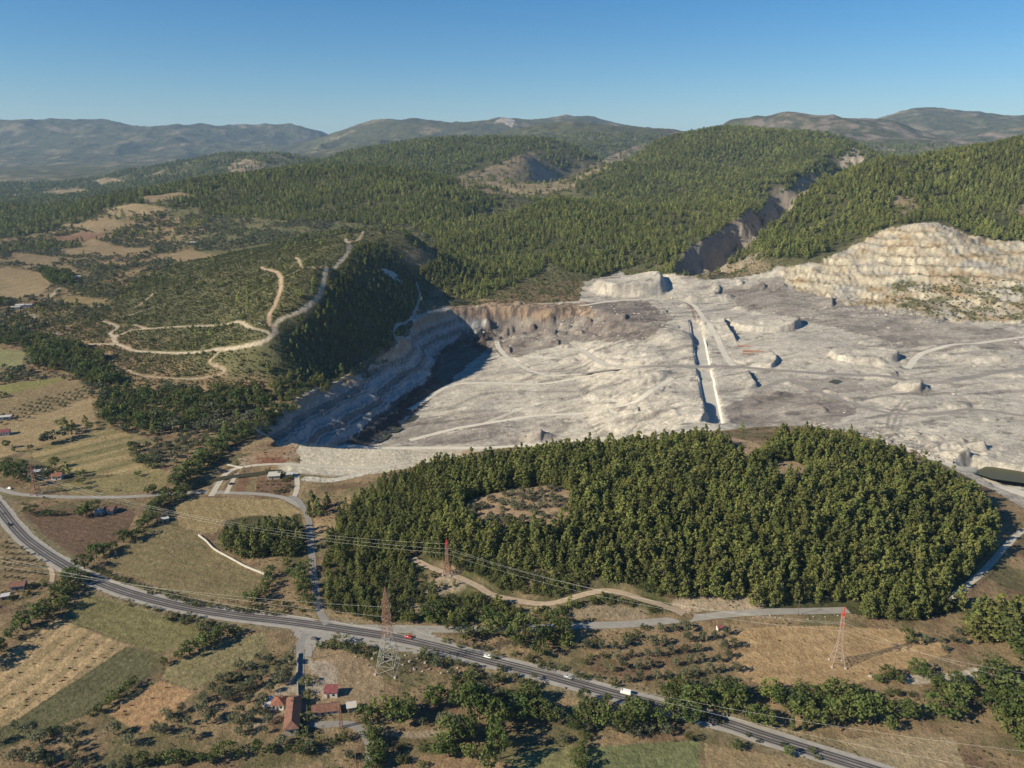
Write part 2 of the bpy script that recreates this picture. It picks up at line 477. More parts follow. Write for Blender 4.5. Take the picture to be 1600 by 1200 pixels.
for i in range(95):                                  # small spoil heaps and hummocks
    px, py = rj.uniform(760, 1600), rj.uniform(462, 660)
    if px < 960 and py > 560 and rj.random() < .5: continue
    s = rj.uniform(4, 13)
    mound(px, py, s * rj.uniform(1, 2.4), s, rj.uniform(1.0, 4.0) * (1.4 if py < 520 else .6), rj.choice([.13, .2, .5, .7]), rj.uniform(-.6, .6), 300 + i)
# ragged cliff at the back of the pit
for i in range(34):
    px = rj.uniform(745, 925); py = 486 + rj.uniform(-3, 16)
    mound(px, py, rj.uniform(5, 12), rj.uniform(4, 9), rj.uniform(2, 6), .25, rj.uniform(-.6, .6), 500 + i)
# pale rocks heaped along the near edge of the mine
for i in range(90):
    t = rj.uniform(0, 1)
    px = 1360 + 190 * t + rj.uniform(-14, 14); py = 672 + 44 * t + rj.uniform(-14, 14)
    mound(px, py, rj.uniform(2.5, 7), rj.uniform(2, 4), rj.uniform(.6, 1.6), .5, 0, 800 + i)
# the concrete channel, its cut
DCH = linedist(L_channel, 40)
xq, yq = RAY.hit(1096, 573)
DQ = np.hypot(GX - xq, GY - yq)
GZ = GZ + 1.2 * sstep(7, 12, DCH) * (1 - sstep(16, 36, DCH)) * (1 + .3 * nse)
GZ = GZ - 3.6 * (1 - sstep(7.0, 9.6, DCH)) * sstep(4.5, 7.5, np.abs(DQ * 1.0))
# pond hollow on the right, steep bank behind it
D = linedist(wpts([(1560, 738), (1600, 745), (1680, 760)]), 60)
GZ = GZ - 9 * (1 - sstep(14, 24, D))
# gorge between the hills
GORGE = [(1236, 296), (1205, 318), (1172, 345), (1140, 374), (1105, 400), (1078, 418)]
GORGE2 = [(1345, 236), (1310, 256), (1272, 282), (1236, 296)]
DG = np.minimum(linedist(smooth_line(wpts(GORGE), 8), 130), linedist(smooth_line(wpts(GORGE2), 8), 130))
carve(GORGE[:4], 66, 58, 6, .7)
carve(GORGE[3:], 38, 44, 5, .7)
carve([(1330, 245), (1300, 262), (1268, 285), (1236, 296)], 70, 110, 4)
carve([(640, 470), (690, 455), (740, 470)], 4, 40)
# stream bed between the trees and the mine
L_stream = smooth_line(wpts([(440, 732), (400, 737), (350, 745), (310, 757), (285, 768)]), 5)
GZ = GZ - 2.0 * (1 - sstep(4, 10, linedist(L_stream, 30)))
# farm terraces dug into the slope under the pit road
# ------------------------------------------------------------------ relief noise
RR = np.hypot(GX, GY)
PX, PY = project(GX, GY, GZ)
MINE_POLY = [(395, 668), (450, 630), (540, 585), (618, 541), (640, 522), (644, 500), (668, 486), (700, 478), (735, 478), (765, 474), (850, 474), (905, 470), (912, 440), (970, 424), (1050, 430),
             (1100, 438), (1160, 432), (1215, 420), (1280, 410), (1330, 385), (1380, 360), (1468, 350), (1520, 370), (1600, 380), (2300, 395), (2300, 860), (1600, 795), (1540, 765), (1450, 720), (1370, 695),
             (1290, 668), (1200, 662), (1150, 672), (1050, 684), (900, 704), (830, 714), (740, 722), (690, 735), (600, 748), (540, 752), (490, 740), (462, 716), (470, 696), (430, 690), (405, 682)]
P_mine = np.array([at_z(x, y, 0) if y > 640 else RAY.hit(x, y) for x, y in MINE_POLY])
jx = fbm(GX, GY, 30, 3, 9) * 7
jy = fbm(GX, GY, 30, 3, 10) * 7
IN_MINE = inpoly((GX + jx).ravel(), (GY + jy).ravel(), P_mine).reshape(GX.shape)
mine_edge = linedist(np.vstack([P_mine, P_mine[:1]]), 40)
minew = np.where(IN_MINE, 1.0, 0.0)

def rdg(x, y, sc, o, sd):
    q = ridged(x, y, sc, o, sd); return q - float(q.mean())
hill = sstep(10, 40, GZ0) * sstep(700, 1100, RR) * (1 - minew)
relief = 2.6 * fbm(GX, GY, 60, 4, 21) * hill * (1 - sstep(3000, 6000, RR))
relief = relief + 13 * rdg(GX, GY, 420, 4, 31) * sstep(1500, 2300, RR) * hill
relief = relief + 80 * rdg(GX + 0.3 * GY, GY, 1250, 5, 41) * sstep(3000, 5500, RR) * sstep(40, 180, GZ0)
relief = relief + 150 * rdg(GX, GY, 2600, 5, 51) * sstep(6500, 10000, RR) * sstep(120, 350, GZ0)
relief = relief + 22 * fbm(GX, GY, 700, 4, 61) * sstep(2600, 5000, RR)
relief = relief + 0.45 * fbm(GX, GY, 45, 3, 71) * (1 - hill) * (1 - minew)
# quarry face: rough, gullied benches; mine floor: hummocky ground
QUARRY = [(1220, 420), (1280, 410), (1330, 385), (1380, 358), (1468, 348), (1520, 368), (1600, 378), (1800, 380), (1800, 500), (1600, 505), (1480, 500), (1400, 490), (1300, 470), (1230, 445)]
INQ = inpoly(PX + jx * 1.2, PY + jy, QUARRY)
QW = np.where(INQ, 1.0, 0.0)
gul = ridged(GX * 1.6, GY * 0.9, 46, 5, 81)
zq = GZ + 8 * fbm(GX, GY, 110, 4, 83) + 1.2 * fbm(GX, GY, 18, 3, 84)
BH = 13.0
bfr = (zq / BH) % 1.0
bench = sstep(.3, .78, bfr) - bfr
relief = relief + QW * (5 * (gul - 0.45) + 5.5 * (ridged(GX * 1.3, GY, 17, 4, 85) - .45) + .5 * BH * bench * (.4 + 1.2 * sstep(.35, .65, vnoise(GX / 70, GY / 70, 86))))
flat = ridged(GX * .7 + GY * .5, GY * 1.3, 70, 6, 91)
rough = fbm(GX, GY, 14, 5, 95)
aniso = ridged((GX + 0.45 * GY) * 0.35, (GY - 0.45 * GX) * 1.4, 40, 5, 97)
fl = minew * (1 - QW) * np.where(IN_PIT, sstep(.75, 1, PITW), 1.0)
near_ch = sstep(9, 25, DCH)
relief = relief + .6 * fl * near_ch * (1.5 * (flat - .45) * sstep(0.45, 0.75, vnoise(GX / 120, GY / 120, 99)) + 0.9 * rough * vnoise(GX / 60, GY / 60, 101) + 1.2 * (aniso - .45) * vnoise(GX / 90, GY / 90, 102))
# berms and ruts left by the machines: winding lines along the contours of a slow noise
cn = fbm(GX + 14 * rough, GY, 150, 3, 111)
ct = fbm(GX, GY + 10 * rough, 85, 3, 112)
BERM = np.exp(-((cn * 5.0) % 1.0 - .5) ** 2 / .006) * sstep(.35, .6, vnoise(GX / 90, GY / 90, 113))
RUT = np.exp(-((ct * 4.0) % 1.0 - .5) ** 2 / .004) * sstep(.4, .6, vnoise(GX / 70, GY / 110, 114))
RZ = .42 + .58 * inpoly(PX + 2 * jx, PY + jy, [(735, 478), (905, 470), (1060, 470), (1050, 520), (900, 545), (780, 555), (735, 540)]) + .4 * inpoly(PX + 2 * jx, PY + jy, [(1130, 432), (1260, 425), (1330, 480), (1260, 490), (1150, 490)])
relief = relief + fl * near_ch * RZ * (.9 * BERM - .9 * RUT + .9 * fbm(GX, GY, 5.5, 4, 117, .7) * sstep(.4, .7, vnoise(GX / 40, GY / 60, 118)) + 1.0 * (ridged(GX, GY, 13, 4, 115) - .45) * sstep(.5, .75, vnoise(GX / 55, GY / 55, 116)))
wall = np.where(IN_PIT, 1 - sstep(.85, 1, PITW), 0) * sstep(0, .12, PITW)
relief = relief + wall * (2.4 * fbm(GX, GY, 16, 4, 103) + 1.5 * (ridged(GX * 1.2, GY, 22, 3, 104) - .45))
relief = relief + (1 - sstep(30, 70, DG)) * (14 * (ridged(GX, GY, 34, 4, 121) - .45) + 3 * fbm(GX, GY, 9, 3, 122))
relief = np.where((minew > 0) & ~INQ & (wall < .2), relief * .55, relief)
GZ = GZ + relief
RAY.build()
# roads: level the ground under them
ROADS = {}
def road(key, pts, width, shoulder, step=5):
    """graded strip through the terrain; keeps the centre line with its height"""
    global GZ
    L = smooth_line(wpts(pts), step)
    z = gz(L[:, 0], L[:, 1])
    k = np.hanning(13); k /= k.sum()
    z = np.convolve(np.pad(z, 6, mode='edge'), k, mode='valid')
    D, S = linedist(L, width * .5 + shoulder, along=True)
    seg = np.concatenate([[0], np.cumsum(np.hypot(*np.diff(L, axis=0).T))])
    zp = np.interp(S, seg, z)
    t = 1 - sstep(width * .5 + .8, width * .5 + shoulder, D)
    GZ = GZ + (zp - .05 - GZ) * t
    ROADS[key] = np.column_stack([L, z])
HIGHWAY = [(-90, 700), (-40, 748), (-8, 784), (19, 819), (38, 840), (57, 855), (86, 874), (115, 891), (144, 905), (200, 926), (280, 947), (370, 962), (440, 970), (500, 978), (560, 987), (610, 995), (680, 1010), (760, 1031), (840, 1051), (900, 1067), (960, 1084), (1050, 1107), (1130, 1129), (1200, 1152), (1280, 1177), (1360, 1202), (1480, 1240), (1650, 1300)]
road('highway', HIGHWAY, 13.5, 9)
road('side_road', [(560, 984), (620, 981), (700, 983), (780, 982), (844, 981), (894, 978), (969, 976), (1020, 972), (1070, 968), (1110, 963), (1161, 957), (1230, 955), (1325, 953)], 6.5, 5)
road('lane', [(512, 976), (501, 957), (495, 938), (491, 905), (488, 879), (485, 840), (481, 808), (472, 790), (462, 779), (452, 776)], 4.6, 4)
road('farm_road', [(-60, 742), (-25, 756), (5, 766), (30, 772), (84, 776), (152, 777), (219, 775), (287, 772), (354, 770), (405, 772), (440, 777), (460, 786), (472, 792)], 5.2, 4)
road('farm_spur', [(458, 779), (464, 764), (464, 748), (462, 738)], 4.2, 3)
road('village_road', [(478, 990), (470, 1003), (469, 1025), (469, 1048), (468, 1075), (472, 1100), (477, 1119), (486, 1131), (510, 1132), (540, 1131), (558, 1136), (571, 1148), (578, 1166), (577, 1185), (572, 1210)], 4.4, 3)
road('dirt_track', [(645, 872), (660, 881), (682, 890), (719, 902), (749, 917), (766, 929), (800, 938), (851, 945), (884, 938), (918, 926), (959, 921), (1002, 936), (1050, 951), (1068, 960)], 5.0, 4)
road('field_track', [(354, 771), (360, 757), (370, 740)], 4.0, 3)
road('yard_track', [(80, 912), (82, 897), (76, 880)], 3.2, 3)
road('forest_track', [(1640, 822), (1600, 829), (1577, 848), (1556, 872), (1533, 896), (1502, 922), (1480, 938)], 4.2, 3)
road('pit_road', [(330, 775), (352, 742), (381, 729), (439, 725), (500, 729), (545, 731), (591, 730), (640, 722)], 5.0, 4)
HAUL = {'haul_long': ([(885, 583), (980, 576), (1060, 573), (1090, 573), (1144, 573), (1246, 580), (1364, 587), (1465, 598), (1516, 590), (1600, 576), (1720, 568)], 11),
        'haul_right': ([(1418, 576), (1440, 552), (1499, 537), (1600, 527), (1700, 522)], 8), 'haul_left': ([(776, 532), (781, 545), (795, 560), (820, 575), (851, 586), (885, 587), (918, 585)], 8),
        'haul_mid': ([(868, 544), (908, 548), (935, 563), (969, 571), (1040, 574)], 8), 'haul_near': ([(640, 688), (720, 668), (800, 655), (860, 648), (930, 642), (985, 630), (1015, 610), (1050, 590)], 7),
        'haul_bank': ([(1052, 466), (1070, 470), (1087, 480), (1109, 504), (1122, 530), (1136, 560), (1146, 572)], 8), 'haul_rim': ([(440, 692), (530, 699), (600, 701), (750, 700), (900, 695), (1000, 687), (1066, 675), (1120, 670)], 8),
        'haul_low': ([(1440, 712), (1465, 717), (1500, 729), (1532, 742), (1570, 758), (1620, 780)], 11), 'haul_flat': ([(1180, 612), (1230, 594), (1285, 614), (1360, 640), (1440, 648), (1520, 640), (1600, 650)], 7),
        'haul_top': ([(905, 478), (960, 470), (1030, 467), (1052, 467)], 8), 'haul_floor': ([(640, 640), (700, 604), (760, 598), (840, 600), (900, 592), (960, 580)], 7)}
for k_, (pts, w_) in HAUL.items():
    road(k_, pts, w_, 6)
RAY.build()
PX, PY = project(GX, GY, GZ)
VIS = ((GZ - CAM_H) / RR) >= RAY.M - 2e-4
# slope, for rock on steep ground
dr = np.gradient(GZ, axis=0) / np.gradient(rs)[:, None]
da = np.gradient(GZ, axis=1) / (RR * (azs[1] - azs[0]))
SLOPE = np.hypot(dr, da)
# ------------------------------------------------------------------ ground cover: what grows or lies where (albedo, plus the painted shadow in the pit)
def lerp(c, d, t):
    return c + (np.asarray(d, np.float32) - c) * t[..., None].astype(np.float32)
C_TAN = (.235, .17, .098); C_SOIL = (.145, .095, .06); C_OLIVE = (.10, .095, .046); C_WOOD = (.062, .062, .028); C_SCRUB = (.108, .105, .052)
n1 = vnoise(GX / 38, GY / 38, 201); n2 = vnoise(GX / 9, GY / 9, 202); n3 = vnoise(GX / 3.1, GY / 3.1, 203); n4 = vnoise(GX / 130, GY / 130, 204); n5 = fbm(GX, GY, 24, 4, 205) * .5 + .5
GC = np.empty(GX.shape + (3,), np.float32)
GC[:] = C_TAN
GC = lerp(GC, C_SOIL, sstep(.40, .75, n5))
GC = lerp(GC, C_OLIVE, sstep(.45, .7, .5 * n1 + .3 * n2 + .2 * n4) * .8)
# shrub hill and far slopes
hillw = sstep(6, 22, GZ0 + 10 * (n1 - .5)) * sstep(620, 760, RR)
plain = inpoly(PX + jx, PY + jy, [(-400, 330), (160, 322), (330, 345), (300, 395), (200, 445), (140, 495), (60, 540), (-400, 560)])
hillw = hillw * np.where(plain, .15, 1.0)
GC = lerp(GC, C_SCRUB, hillw * .92)
GC = lerp(GC, C_TAN, hillw * sstep(.66, .82, fbm(GX, GY, 90, 4, 207) * .5 + .5) * .5)
far = sstep(2200, 3500, RR)
n6 = fbm(GX, GY, 400, 5, 208) * .5 + .5
n7 = fbm(GX, GY, 900, 4, 209) * .5 + .5
GC = lerp(GC, C_WOOD, far * .85)
GC = lerp(GC, (.20, .16, .10), far * sstep(.54, .70, n6) * .65)
GC = lerp(GC, (.25, .20, .125), sstep(2600, 3600, RR) * (1 - sstep(30, 90, GZ)) * sstep(.45, .62, fbm(GX, GY, 260, 4, 210) * .5 + .5) * .8)

WOODS = {}
# outlines of dense woods on the hillsides, photo pixels
WOODS['ridge'] = [(-200, 340), (0, 332), (100, 322), (165, 313), (240, 298), (360, 272), (480, 258), (560, 260), (640, 266), (730, 284), (795, 302), (780, 322), (720, 338), (640, 336), (590, 338), (540, 346), (470, 346), (400, 341), (330, 335), (300, 318), (240, 312), (160, 335), (120, 352), (50, 368), (-200, 380)]
WOODS['mid'] = [(520, 345), (560, 332), (660, 328), (720, 340), (800, 350), (830, 368), (862, 392), (845, 425), (805, 442), (742, 472), (705, 462), (650, 430), (690, 400), (672, 372), (640, 352), (580, 352)]
WOODS['spur'] = [(770, 350), (800, 335), (860, 308), (950, 313), (1040, 323), (1108, 343), (1132, 372), (1100, 392), (1060, 412), (1000, 412), (940, 432), (880, 424), (838, 396), (820, 365)]
WOODS['gorge'] = [(1090, 345), (1125, 325), (1200, 310), (1240, 300), (1200, 345), (1140, 385), (1100, 420), (1040, 425), (1040, 400), (1110, 385)]
WOODS['right'] = [(1095, 415), (1190, 340), (1270, 288), (1380, 248), (1600, 213), (1850, 190), (1850, 388), (1600, 386), (1522, 372), (1475, 344), (1390, 352), (1310, 388), (1260, 405), (1190, 402), (1130, 424)]
WOODS['big'] = [(885, 285), (930, 260), (1000, 233), (1130, 198), (1230, 206), (1330, 220), (1378, 245), (1290, 282), (1200, 312), (1120, 332), (1000, 322), (930, 302)]
WOODS['back'] = [(470, 264), (520, 245), (560, 234), (640, 221), (740, 208), (830, 214), (900, 225), (925, 242), (900, 262), (868, 262), (850, 235), (800, 238), (740, 262), (690, 276), (640, 270), (560, 262)]
WOODS['grove'] = [(340, 842), (352, 815), (400, 803), (470, 803), (478, 835), (474, 872), (420, 868), (370, 862)]
WOODS['valley'] = [(-100, 322), (60, 300), (200, 283), (330, 262), (500, 262), (360, 274), (230, 298), (100, 320)]
WOODS['shade'] = [(545, 388), (600, 372), (640, 420), (655, 450), (632, 520), (560, 570), (500, 600), (440, 590), (440, 545), (500, 475)]
PINE_HILL = [(505, 900), (512, 855), (528, 815), (566, 775), (640, 745), (700, 732), (830, 718), (900, 710), (1000, 700), (1060, 694), (1130, 692), (1150, 705), (1190, 712), (1215, 690), (1300, 688), (1380, 712), (1450, 742), (1530, 782),
             (1556, 815), (1545, 860), (1520, 905), (1490, 955), (1420, 972), (1330, 958), (1210, 952), (1130, 940), (1070, 940), (1030, 930), (1000, 910), (900, 897), (830, 890), (760, 875), (700, 868), (660, 875), (600, 890), (560, 900)]
CLEARINGS = [[(715, 812), (735, 780), (800, 764), (862, 758), (892, 768), (893, 825), (860, 836), (780, 834)], [(1185, 738), (1200, 720), (1245, 722), (1275, 740), (1240, 752)], [(1120, 712), (1140, 698), (1185, 700), (1190, 712), (1150, 728)]]
MAQUIS = [(500, 905), (560, 893), (660, 874), (700, 866), (760, 873), (830, 888), (900, 895), (1000, 908), (1030, 928), (1060, 955), (900, 972), (700, 975), (600, 972), (510, 955)]
jpx = PX + jx * .5; jpy = PY + jy * .4
WD = np.zeros(GX.shape, np.float32)
for k, poly in WOODS.items():
    WD[inpoly(jpx, jpy, poly) & VIS] = {'valley': .45, 'gorge': .55, 'back': .75, 'shade': .8}.get(k, 1.0)
# hidden far slopes are wooded too
WD = np.where(~VIS & (RR > 1500) & (RR < 6000) & ~IN_MINE, .8, WD)
BARE = [[(700, 280), (760, 262), (830, 236), (872, 262), (905, 290), (850, 304), (800, 308), (740, 298)], [(886, 276), (960, 240), (1000, 226), (1015, 232), (940, 268), (900, 288)],
        [(1385, 330), (1400, 306), (1425, 304), (1440, 330), (1410, 345)], [(1570, 325), (1600, 318), (1640, 330), (1600, 345)], [(1228, 308), (1250, 280), (1275, 268), (1285, 278), (1262, 300), (1240, 318)], [(355, 262), (372, 246), (420, 256), (400, 270), (360, 272)],
        [(628, 395), (670, 385), (690, 398), (660, 415), (620, 410)], [(1210, 415), (1190, 425), (1130, 440), (1060, 440), (1060, 428), (1100, 420), (1180, 405)], [(165, 330), (215, 318), (270, 328), (230, 340), (180, 338)]]
BW = np.zeros(GX.shape, np.float32)
for poly in BARE:
    BW[inpoly(jpx, jpy, poly)] = 1
BW *= sstep(.28, .5, n5)
WD *= (1 - .95 * BW)
GC = lerp(GC, C_WOOD, np.clip(WD, 0, 1) * .9)
GC = lerp(GC, (.25, .19, .125), BW * .8)
inph = inpoly(jpx, jpy, PINE_HILL) & (RR < 690)
inclr = np.zeros(GX.shape, bool)
for c in CLEARINGS: inclr |= inpoly(jpx, jpy, c)
GC = np.where((inph & ~inclr)[..., None], lerp(np.broadcast_to(np.float32(C_WOOD), GC.shape), C_SOIL, sstep(.5, .8, n5) * .7), GC)
GC = np.where(inclr[..., None], lerp(np.broadcast_to(np.float32((.29, .205, .135)), GC.shape), C_OLIVE, n2 * .3), GC)
inmq = inpoly(jpx, jpy, MAQUIS)
GC = np.where(inmq[..., None], lerp(np.broadcast_to(np.float32((.20, .15, .09)), GC.shape), (.08, .08, .035), sstep(.3, .6, n5)), GC)

# fields: outline, colour, second colour, stripe direction (two pixels), stripe spacing, contrast
FIELDS = [
 ('stub', [(-60, 1075), (90, 966), (200, 1008), (100, 1075), (20, 1128), (-60, 1165)], (.36, .255, .14), (.21, .165, .085), ((0, 1075), (120, 985)), 11, .75),
 ('dark', [(-60, 1170), (20, 1128), (100, 1075), (200, 1010), (245, 1025), (235, 1055), (150, 1110), (60, 1148), (-60, 1200)], (.115, .108, .055), (.09, .085, .045), ((0, 1150), (200, 1020)), 4, .7),
 ('grass', [(92, 962), (140, 928), (205, 942), (330, 988), (345, 998), (250, 1017), (200, 1006)], (.175, .155, .072), (.13, .115, .052), ((140, 940), (330, 995)), 7, .5),
 ('grass', [(262, 1040), (345, 1000), (415, 988), (420, 1005), (385, 1038), (300, 1077), (252, 1060)], (.215, .18, .095), (.165, .145, .07), ((262, 1050), (400, 1000)), 4, .5),
 ('tan', [(165, 1112), (250, 1064), (302, 1080), (272, 1115), (222, 1147)], (.33, .21, .11), (.24, .15, .08), ((165, 1112), (302, 1080)), 6, .75),
 ('green', [(165, 886), (200, 852), (255, 818), (300, 828), (340, 862), (385, 890), (415, 900), (395, 940), (300, 934), (222, 908)], (.165, .138, .07), (.205, .155, .085), ((200, 890), (380, 930)), 7, .5),
 ('soil', [(28, 800), (90, 796), (190, 787), (212, 802), (195, 842), (130, 878), (90, 852), (46, 818)], (.135, .088, .058), (.10, .068, .046), ((40, 800), (190, 830)), 5, .6),
 ('tan', [(274, 792), (300, 777), (440, 780), (465, 797), (455, 808), (400, 805), (350, 812), (335, 836), (280, 822)], (.27, .205, .105), (.22, .17, .085), ((300, 780), (320, 830)), 7, .75),
 ('strip', [(40, 706), (160, 668), (250, 690), (198, 702), (262, 740), (150, 742), (76, 731)], (.31, .235, .12), (.13, .125, .055), ((50, 716), (210, 678)), 26, .9),
 ('tan', [(-80, 700), (40, 640), (142, 622), (152, 668), (40, 704), (-80, 740)], (.30, .225, .125), (.26, .19, .10), ((0, 690), (140, 640)), 15, .4),
 ('grassy', [(-80, 612), (110, 586), (82, 600), (0, 618), (-80, 635)], (.22, .20, .075), (.18, .17, .07), ((0, 610), (110, 590)), 12, .4),
 ('grassy', [(-80, 540), (38, 548), (40, 560), (32, 574), (-80, 578)], (.21, .20, .095), (.19, .18, .085), ((0, 550), (30, 570)), 12, .2),
 ('dry', [(95, 757), (190, 742), (262, 736), (258, 766), (180, 772), (110, 772)], (.22, .18, .085), (.18, .155, .075), ((95, 757), (262, 745)), 9, .4),
 ('tan', [(1140, 1000), (1165, 982), (1300, 978), (1412, 984), (1470, 1005), (1480, 1022), (1400, 1050), (1340, 1068), (1200, 1076), (1150, 1050)], (.345, .24, .128), (.28, .185, .095), ((1150, 1030), (1420, 1000)), 9, .5),
 ('tan', [(1306, 1156), (1380, 1150), (1488, 1152), (1515, 1215), (1400, 1215)], (.29, .225, .135), (.26, .20, .12), ((1310, 1170), (1480, 1160)), 6, .3),
 ('green', [(908, 1168), (1092, 1156), (1090, 1215), (908, 1215)], (.145, .15, .07), (.12, .13, .06), ((908, 1190), (1092, 1170)), 3.5, .5),
 ('green', [(796, 1180), (895, 1163), (902, 1215), (780, 1215)], (.19, .175, .08), (.15, .145, .065), ((796, 1190), (895, 1170)), 4, .4),
 ('tan', [(1102, 1162), (1180, 1176), (1335, 1205), (1330, 1230), (1100, 1230)], (.25, .185, .105), (.20, .15, .08), ((1102, 1180), (1300, 1200)), 7, .3),
 ('tan', [(560, 1190), (720, 1175), (800, 1195), (790, 1230), (560, 1230)], (.25, .17, .10), (.20, .135, .075), ((560, 1200), (800, 1195)), 7, .3),
 ('orchard', [(-60, 836), (20, 845), (72, 868), (80, 905), (20, 915), (-60, 920)], (.22, .165, .095), (.15, .11, .06), ((0, 880), (75, 878)), 8, .8),
 ('orchard', [(-60, 640), (30, 612), (110, 592), (150, 612), (90, 642), (-60, 665)], (.24, .18, .10), (.17, .13, .07), ((0, 640), (130, 605)), 8, .7),
 ('soil', [(398, 778), (402, 748), (440, 742), (458, 750), (452, 772), (440, 776)], (.17, .105, .068), (.13, .08, .05), ((405, 770), (405, 750)), 6, .6),
 ('red', [(340, 765), (372, 742), (402, 745), (396, 772)], (.20, .155, .085), (.17, .085, .055), ((385, 770), (395, 745)), 18, .8),
 ('tan', [(-60, 455), (20, 420), (62, 426), (82, 446), (60, 462), (-60, 480)], (.30, .23, .13), (.26, .19, .11), ((0, 460), (70, 440)), 30, .5),
 ('tan', [(160, 328), (210, 318), (262, 326), (230, 338)], (.30, .23, .13), (.26, .20, .12), ((160, 328), (230, 338)), 60, .4),
 ('tan', [(90, 392), (150, 382), (160, 396), (110, 402)], (.28, .21, .12), (.24, .18, .1), ((90, 392), (160, 396)), 60, .4),
 ('tan', [(140, 372), (230, 388), (240, 396), (150, 398), (120, 380)], (.27, .20, .115), (.24, .18, .1), ((90, 392), (160, 396)), 60, .4),
 ('tan', [(75, 468), (120, 462), (165, 470), (160, 478), (90, 474)], (.25, .19, .095), (.2, .16, .08), ((75, 468), (160, 470)), 30, .4),
 ('tan', [(85, 352), (160, 344), (232, 351), (150, 363)], (.25, .19, .115), (.2, .15, .09), ((85, 352), (230, 352)), 40, .4),
 ('tan', [(20, 396), (120, 404), (70, 416), (10, 410)], (.26, .20, .115), (.2, .15, .09), ((20, 396), (120, 404)), 40, .4),
 ('tan', [(240, 402), (300, 391), (345, 399), (285, 410)], (.25, .19, .11), (.2, .15, .09), ((240, 402), (340, 399)), 40, .4),
 ('tan', [(-30, 425), (15, 416), (18, 424), (-30, 436)], (.29, .22, .125), (.24, .18, .1), ((-30, 430), (15, 420)), 30, .4),
 ('soil', [(60, 372), (130, 362), (170, 368), (110, 380)], (.20, .125, .085), (.16, .10, .07), ((60, 372), (170, 368)), 30, .4),
 ('tan', [(60, 300), (120, 294), (160, 298), (90, 306)], (.28, .22, .13), (.22, .17, .1), ((60, 300), (160, 298)), 60, .4),
 ('tan', [(130, 284), (180, 279), (215, 283), (160, 289)], (.28, .22, .13), (.22, .17, .1), ((130, 284), (215, 283)), 60, .4),
 ('tan', [(205, 310), (280, 300), (310, 306), (230, 317)], (.25, .19, .115), (.2, .15, .09), ((205, 310), (310, 306)), 60, .4),
 ('dry', [(470, 1004), (560, 1015), (600, 1060), (600, 1100), (500, 1105), (470, 1075)], (.26, .19, .12), (.19, .145, .085), ((470, 1004), (600, 1060)), 30, .2),
]
P_FIELDS = []
for kind, poly, c1, c2, (pa, pb), sp, con in FIELDS:
    W = wpts([(max(-300, x), y) for x, y in poly]); P_FIELDS.append(W)
    e = 0.8
    m = inpoly((GX + (n2 - .5) * e).ravel(), (GY + (n3 - .5) * e).ravel(), W).reshape(GX.shape)
    if not m.any(): continue
    a = np.array(RAY.hit(*pa)); b = np.array(RAY.hit(*pb)); d = (b - a) / np.linalg.norm(b - a)
    q = (-(GX[m]) * d[1] + GY[m] * d[0]); al = GX[m] * d[0] + GY[m] * d[1]
    q = q + 2.0 * fbm(GX[m], GY[m], 60, 2, 211)
    st = .5 + .5 * np.sin(2 * np.pi * q / sp)
    if kind == 'strip': st = vnoise(q / sp * 1.7, al * 0 + 3, 212)
    st = sstep(.25, .75, st) * con * (.6 + .4 * vnoise(al / 12, q / 3, 213)) + (1 - con) * fbm(GX[m], GY[m], 22, 4, 214) * .7 + .25 * (1 - con)
    col = np.float32(c1) + (np.float32(c2) - np.float32(c1)) * np.clip(st, 0, 1)[:, None]
    if kind in ('strip',):
        lines = sstep(.44, .5, np.abs((q / 17) % 1 - .5))
        col = col * (1 - .4 * lines[:, None])
    GC[m] = col * (.84 if np.hypot(*W.mean(0)) > 1300 else 1.0)
# red diggings beside the pit road
for poly, c in [([(372, 716), (470, 688), (520, 698), (462, 712), (440, 726), (380, 724)], (.24, .155, .095)), ([(350, 738), (395, 716), (470, 712), (440, 724), (380, 727)], (.19, .09, .055)), ([(300, 765), (372, 742), (395, 715), (380, 730), (340, 770)], (.2, .15, .09))]:
    m = inpoly(jpx, jpy, poly)
    GC[m] = lerp(np.broadcast_to(np.float32(c), GC[m].shape), (.30, .24, .165), sstep(.4, .7, n5[m]))

# mine: pale dust, grey and purple overburden, cream rock, pit wall strata
mn = fbm(GX, GY, 110, 5, 220) * .5 + .5
mn2 = fbm((GX + .5 * GY), (GY - .4 * GX) * 2.4, 70, 5, 221) * .5 + .5
mn3 = fbm(GX, GY, 9, 4, 222) * .5 + .5
M = np.empty(GC.shape, np.float32); M[:] = (.425, .384, .32)
grey = sstep(.44, .62, .5 * mn + .5 * mn2)
M = lerp(M, (.29, .262, .228), grey * .75)
strk = sstep(.5, .64, fbm((GX + .5 * GY) * .35, (GY - .5 * GX) * 2.2, 42, 5, 241, .6) * .5 + .5)
M = lerp(M, (.53, .48, .385), strk * .45 * vnoise(GX / 130, GY / 130, 243))
strk2 = sstep(.53, .66, fbm((GX + .25 * GY) * .3, (GY - .25 * GX) * 2.0, 36, 5, 242, .6) * .5 + .5)
M = lerp(M, (.165, .147, .132), strk2 * .85 * sstep(.3, .7, vnoise(GX / 150, GY / 150, 244)))
purple = np.zeros(GX.shape, np.float32)
for poly, w in [([(740, 480), (910, 474), (1010, 470), (1050, 500), (1010, 530), (900, 535), (800, 560), (740, 545)], .85), ([(1130, 450), (1230, 430), (1320, 470), (1480, 500), (1600, 520), (1600, 545), (1420, 540), (1250, 500), (1150, 480)], .55),
                ([(1130, 640), (1180, 610), (1300, 615), (1340, 640), (1300, 665), (1150, 670)], .6), ([(1220, 590), (1330, 588), (1360, 610), (1280, 620)], .4), ([(620, 660), (760, 640), (900, 660), (860, 690), (600, 695)], .35)]:
    purple[inpoly(PX + jx * 2, PY + jy, poly)] = w
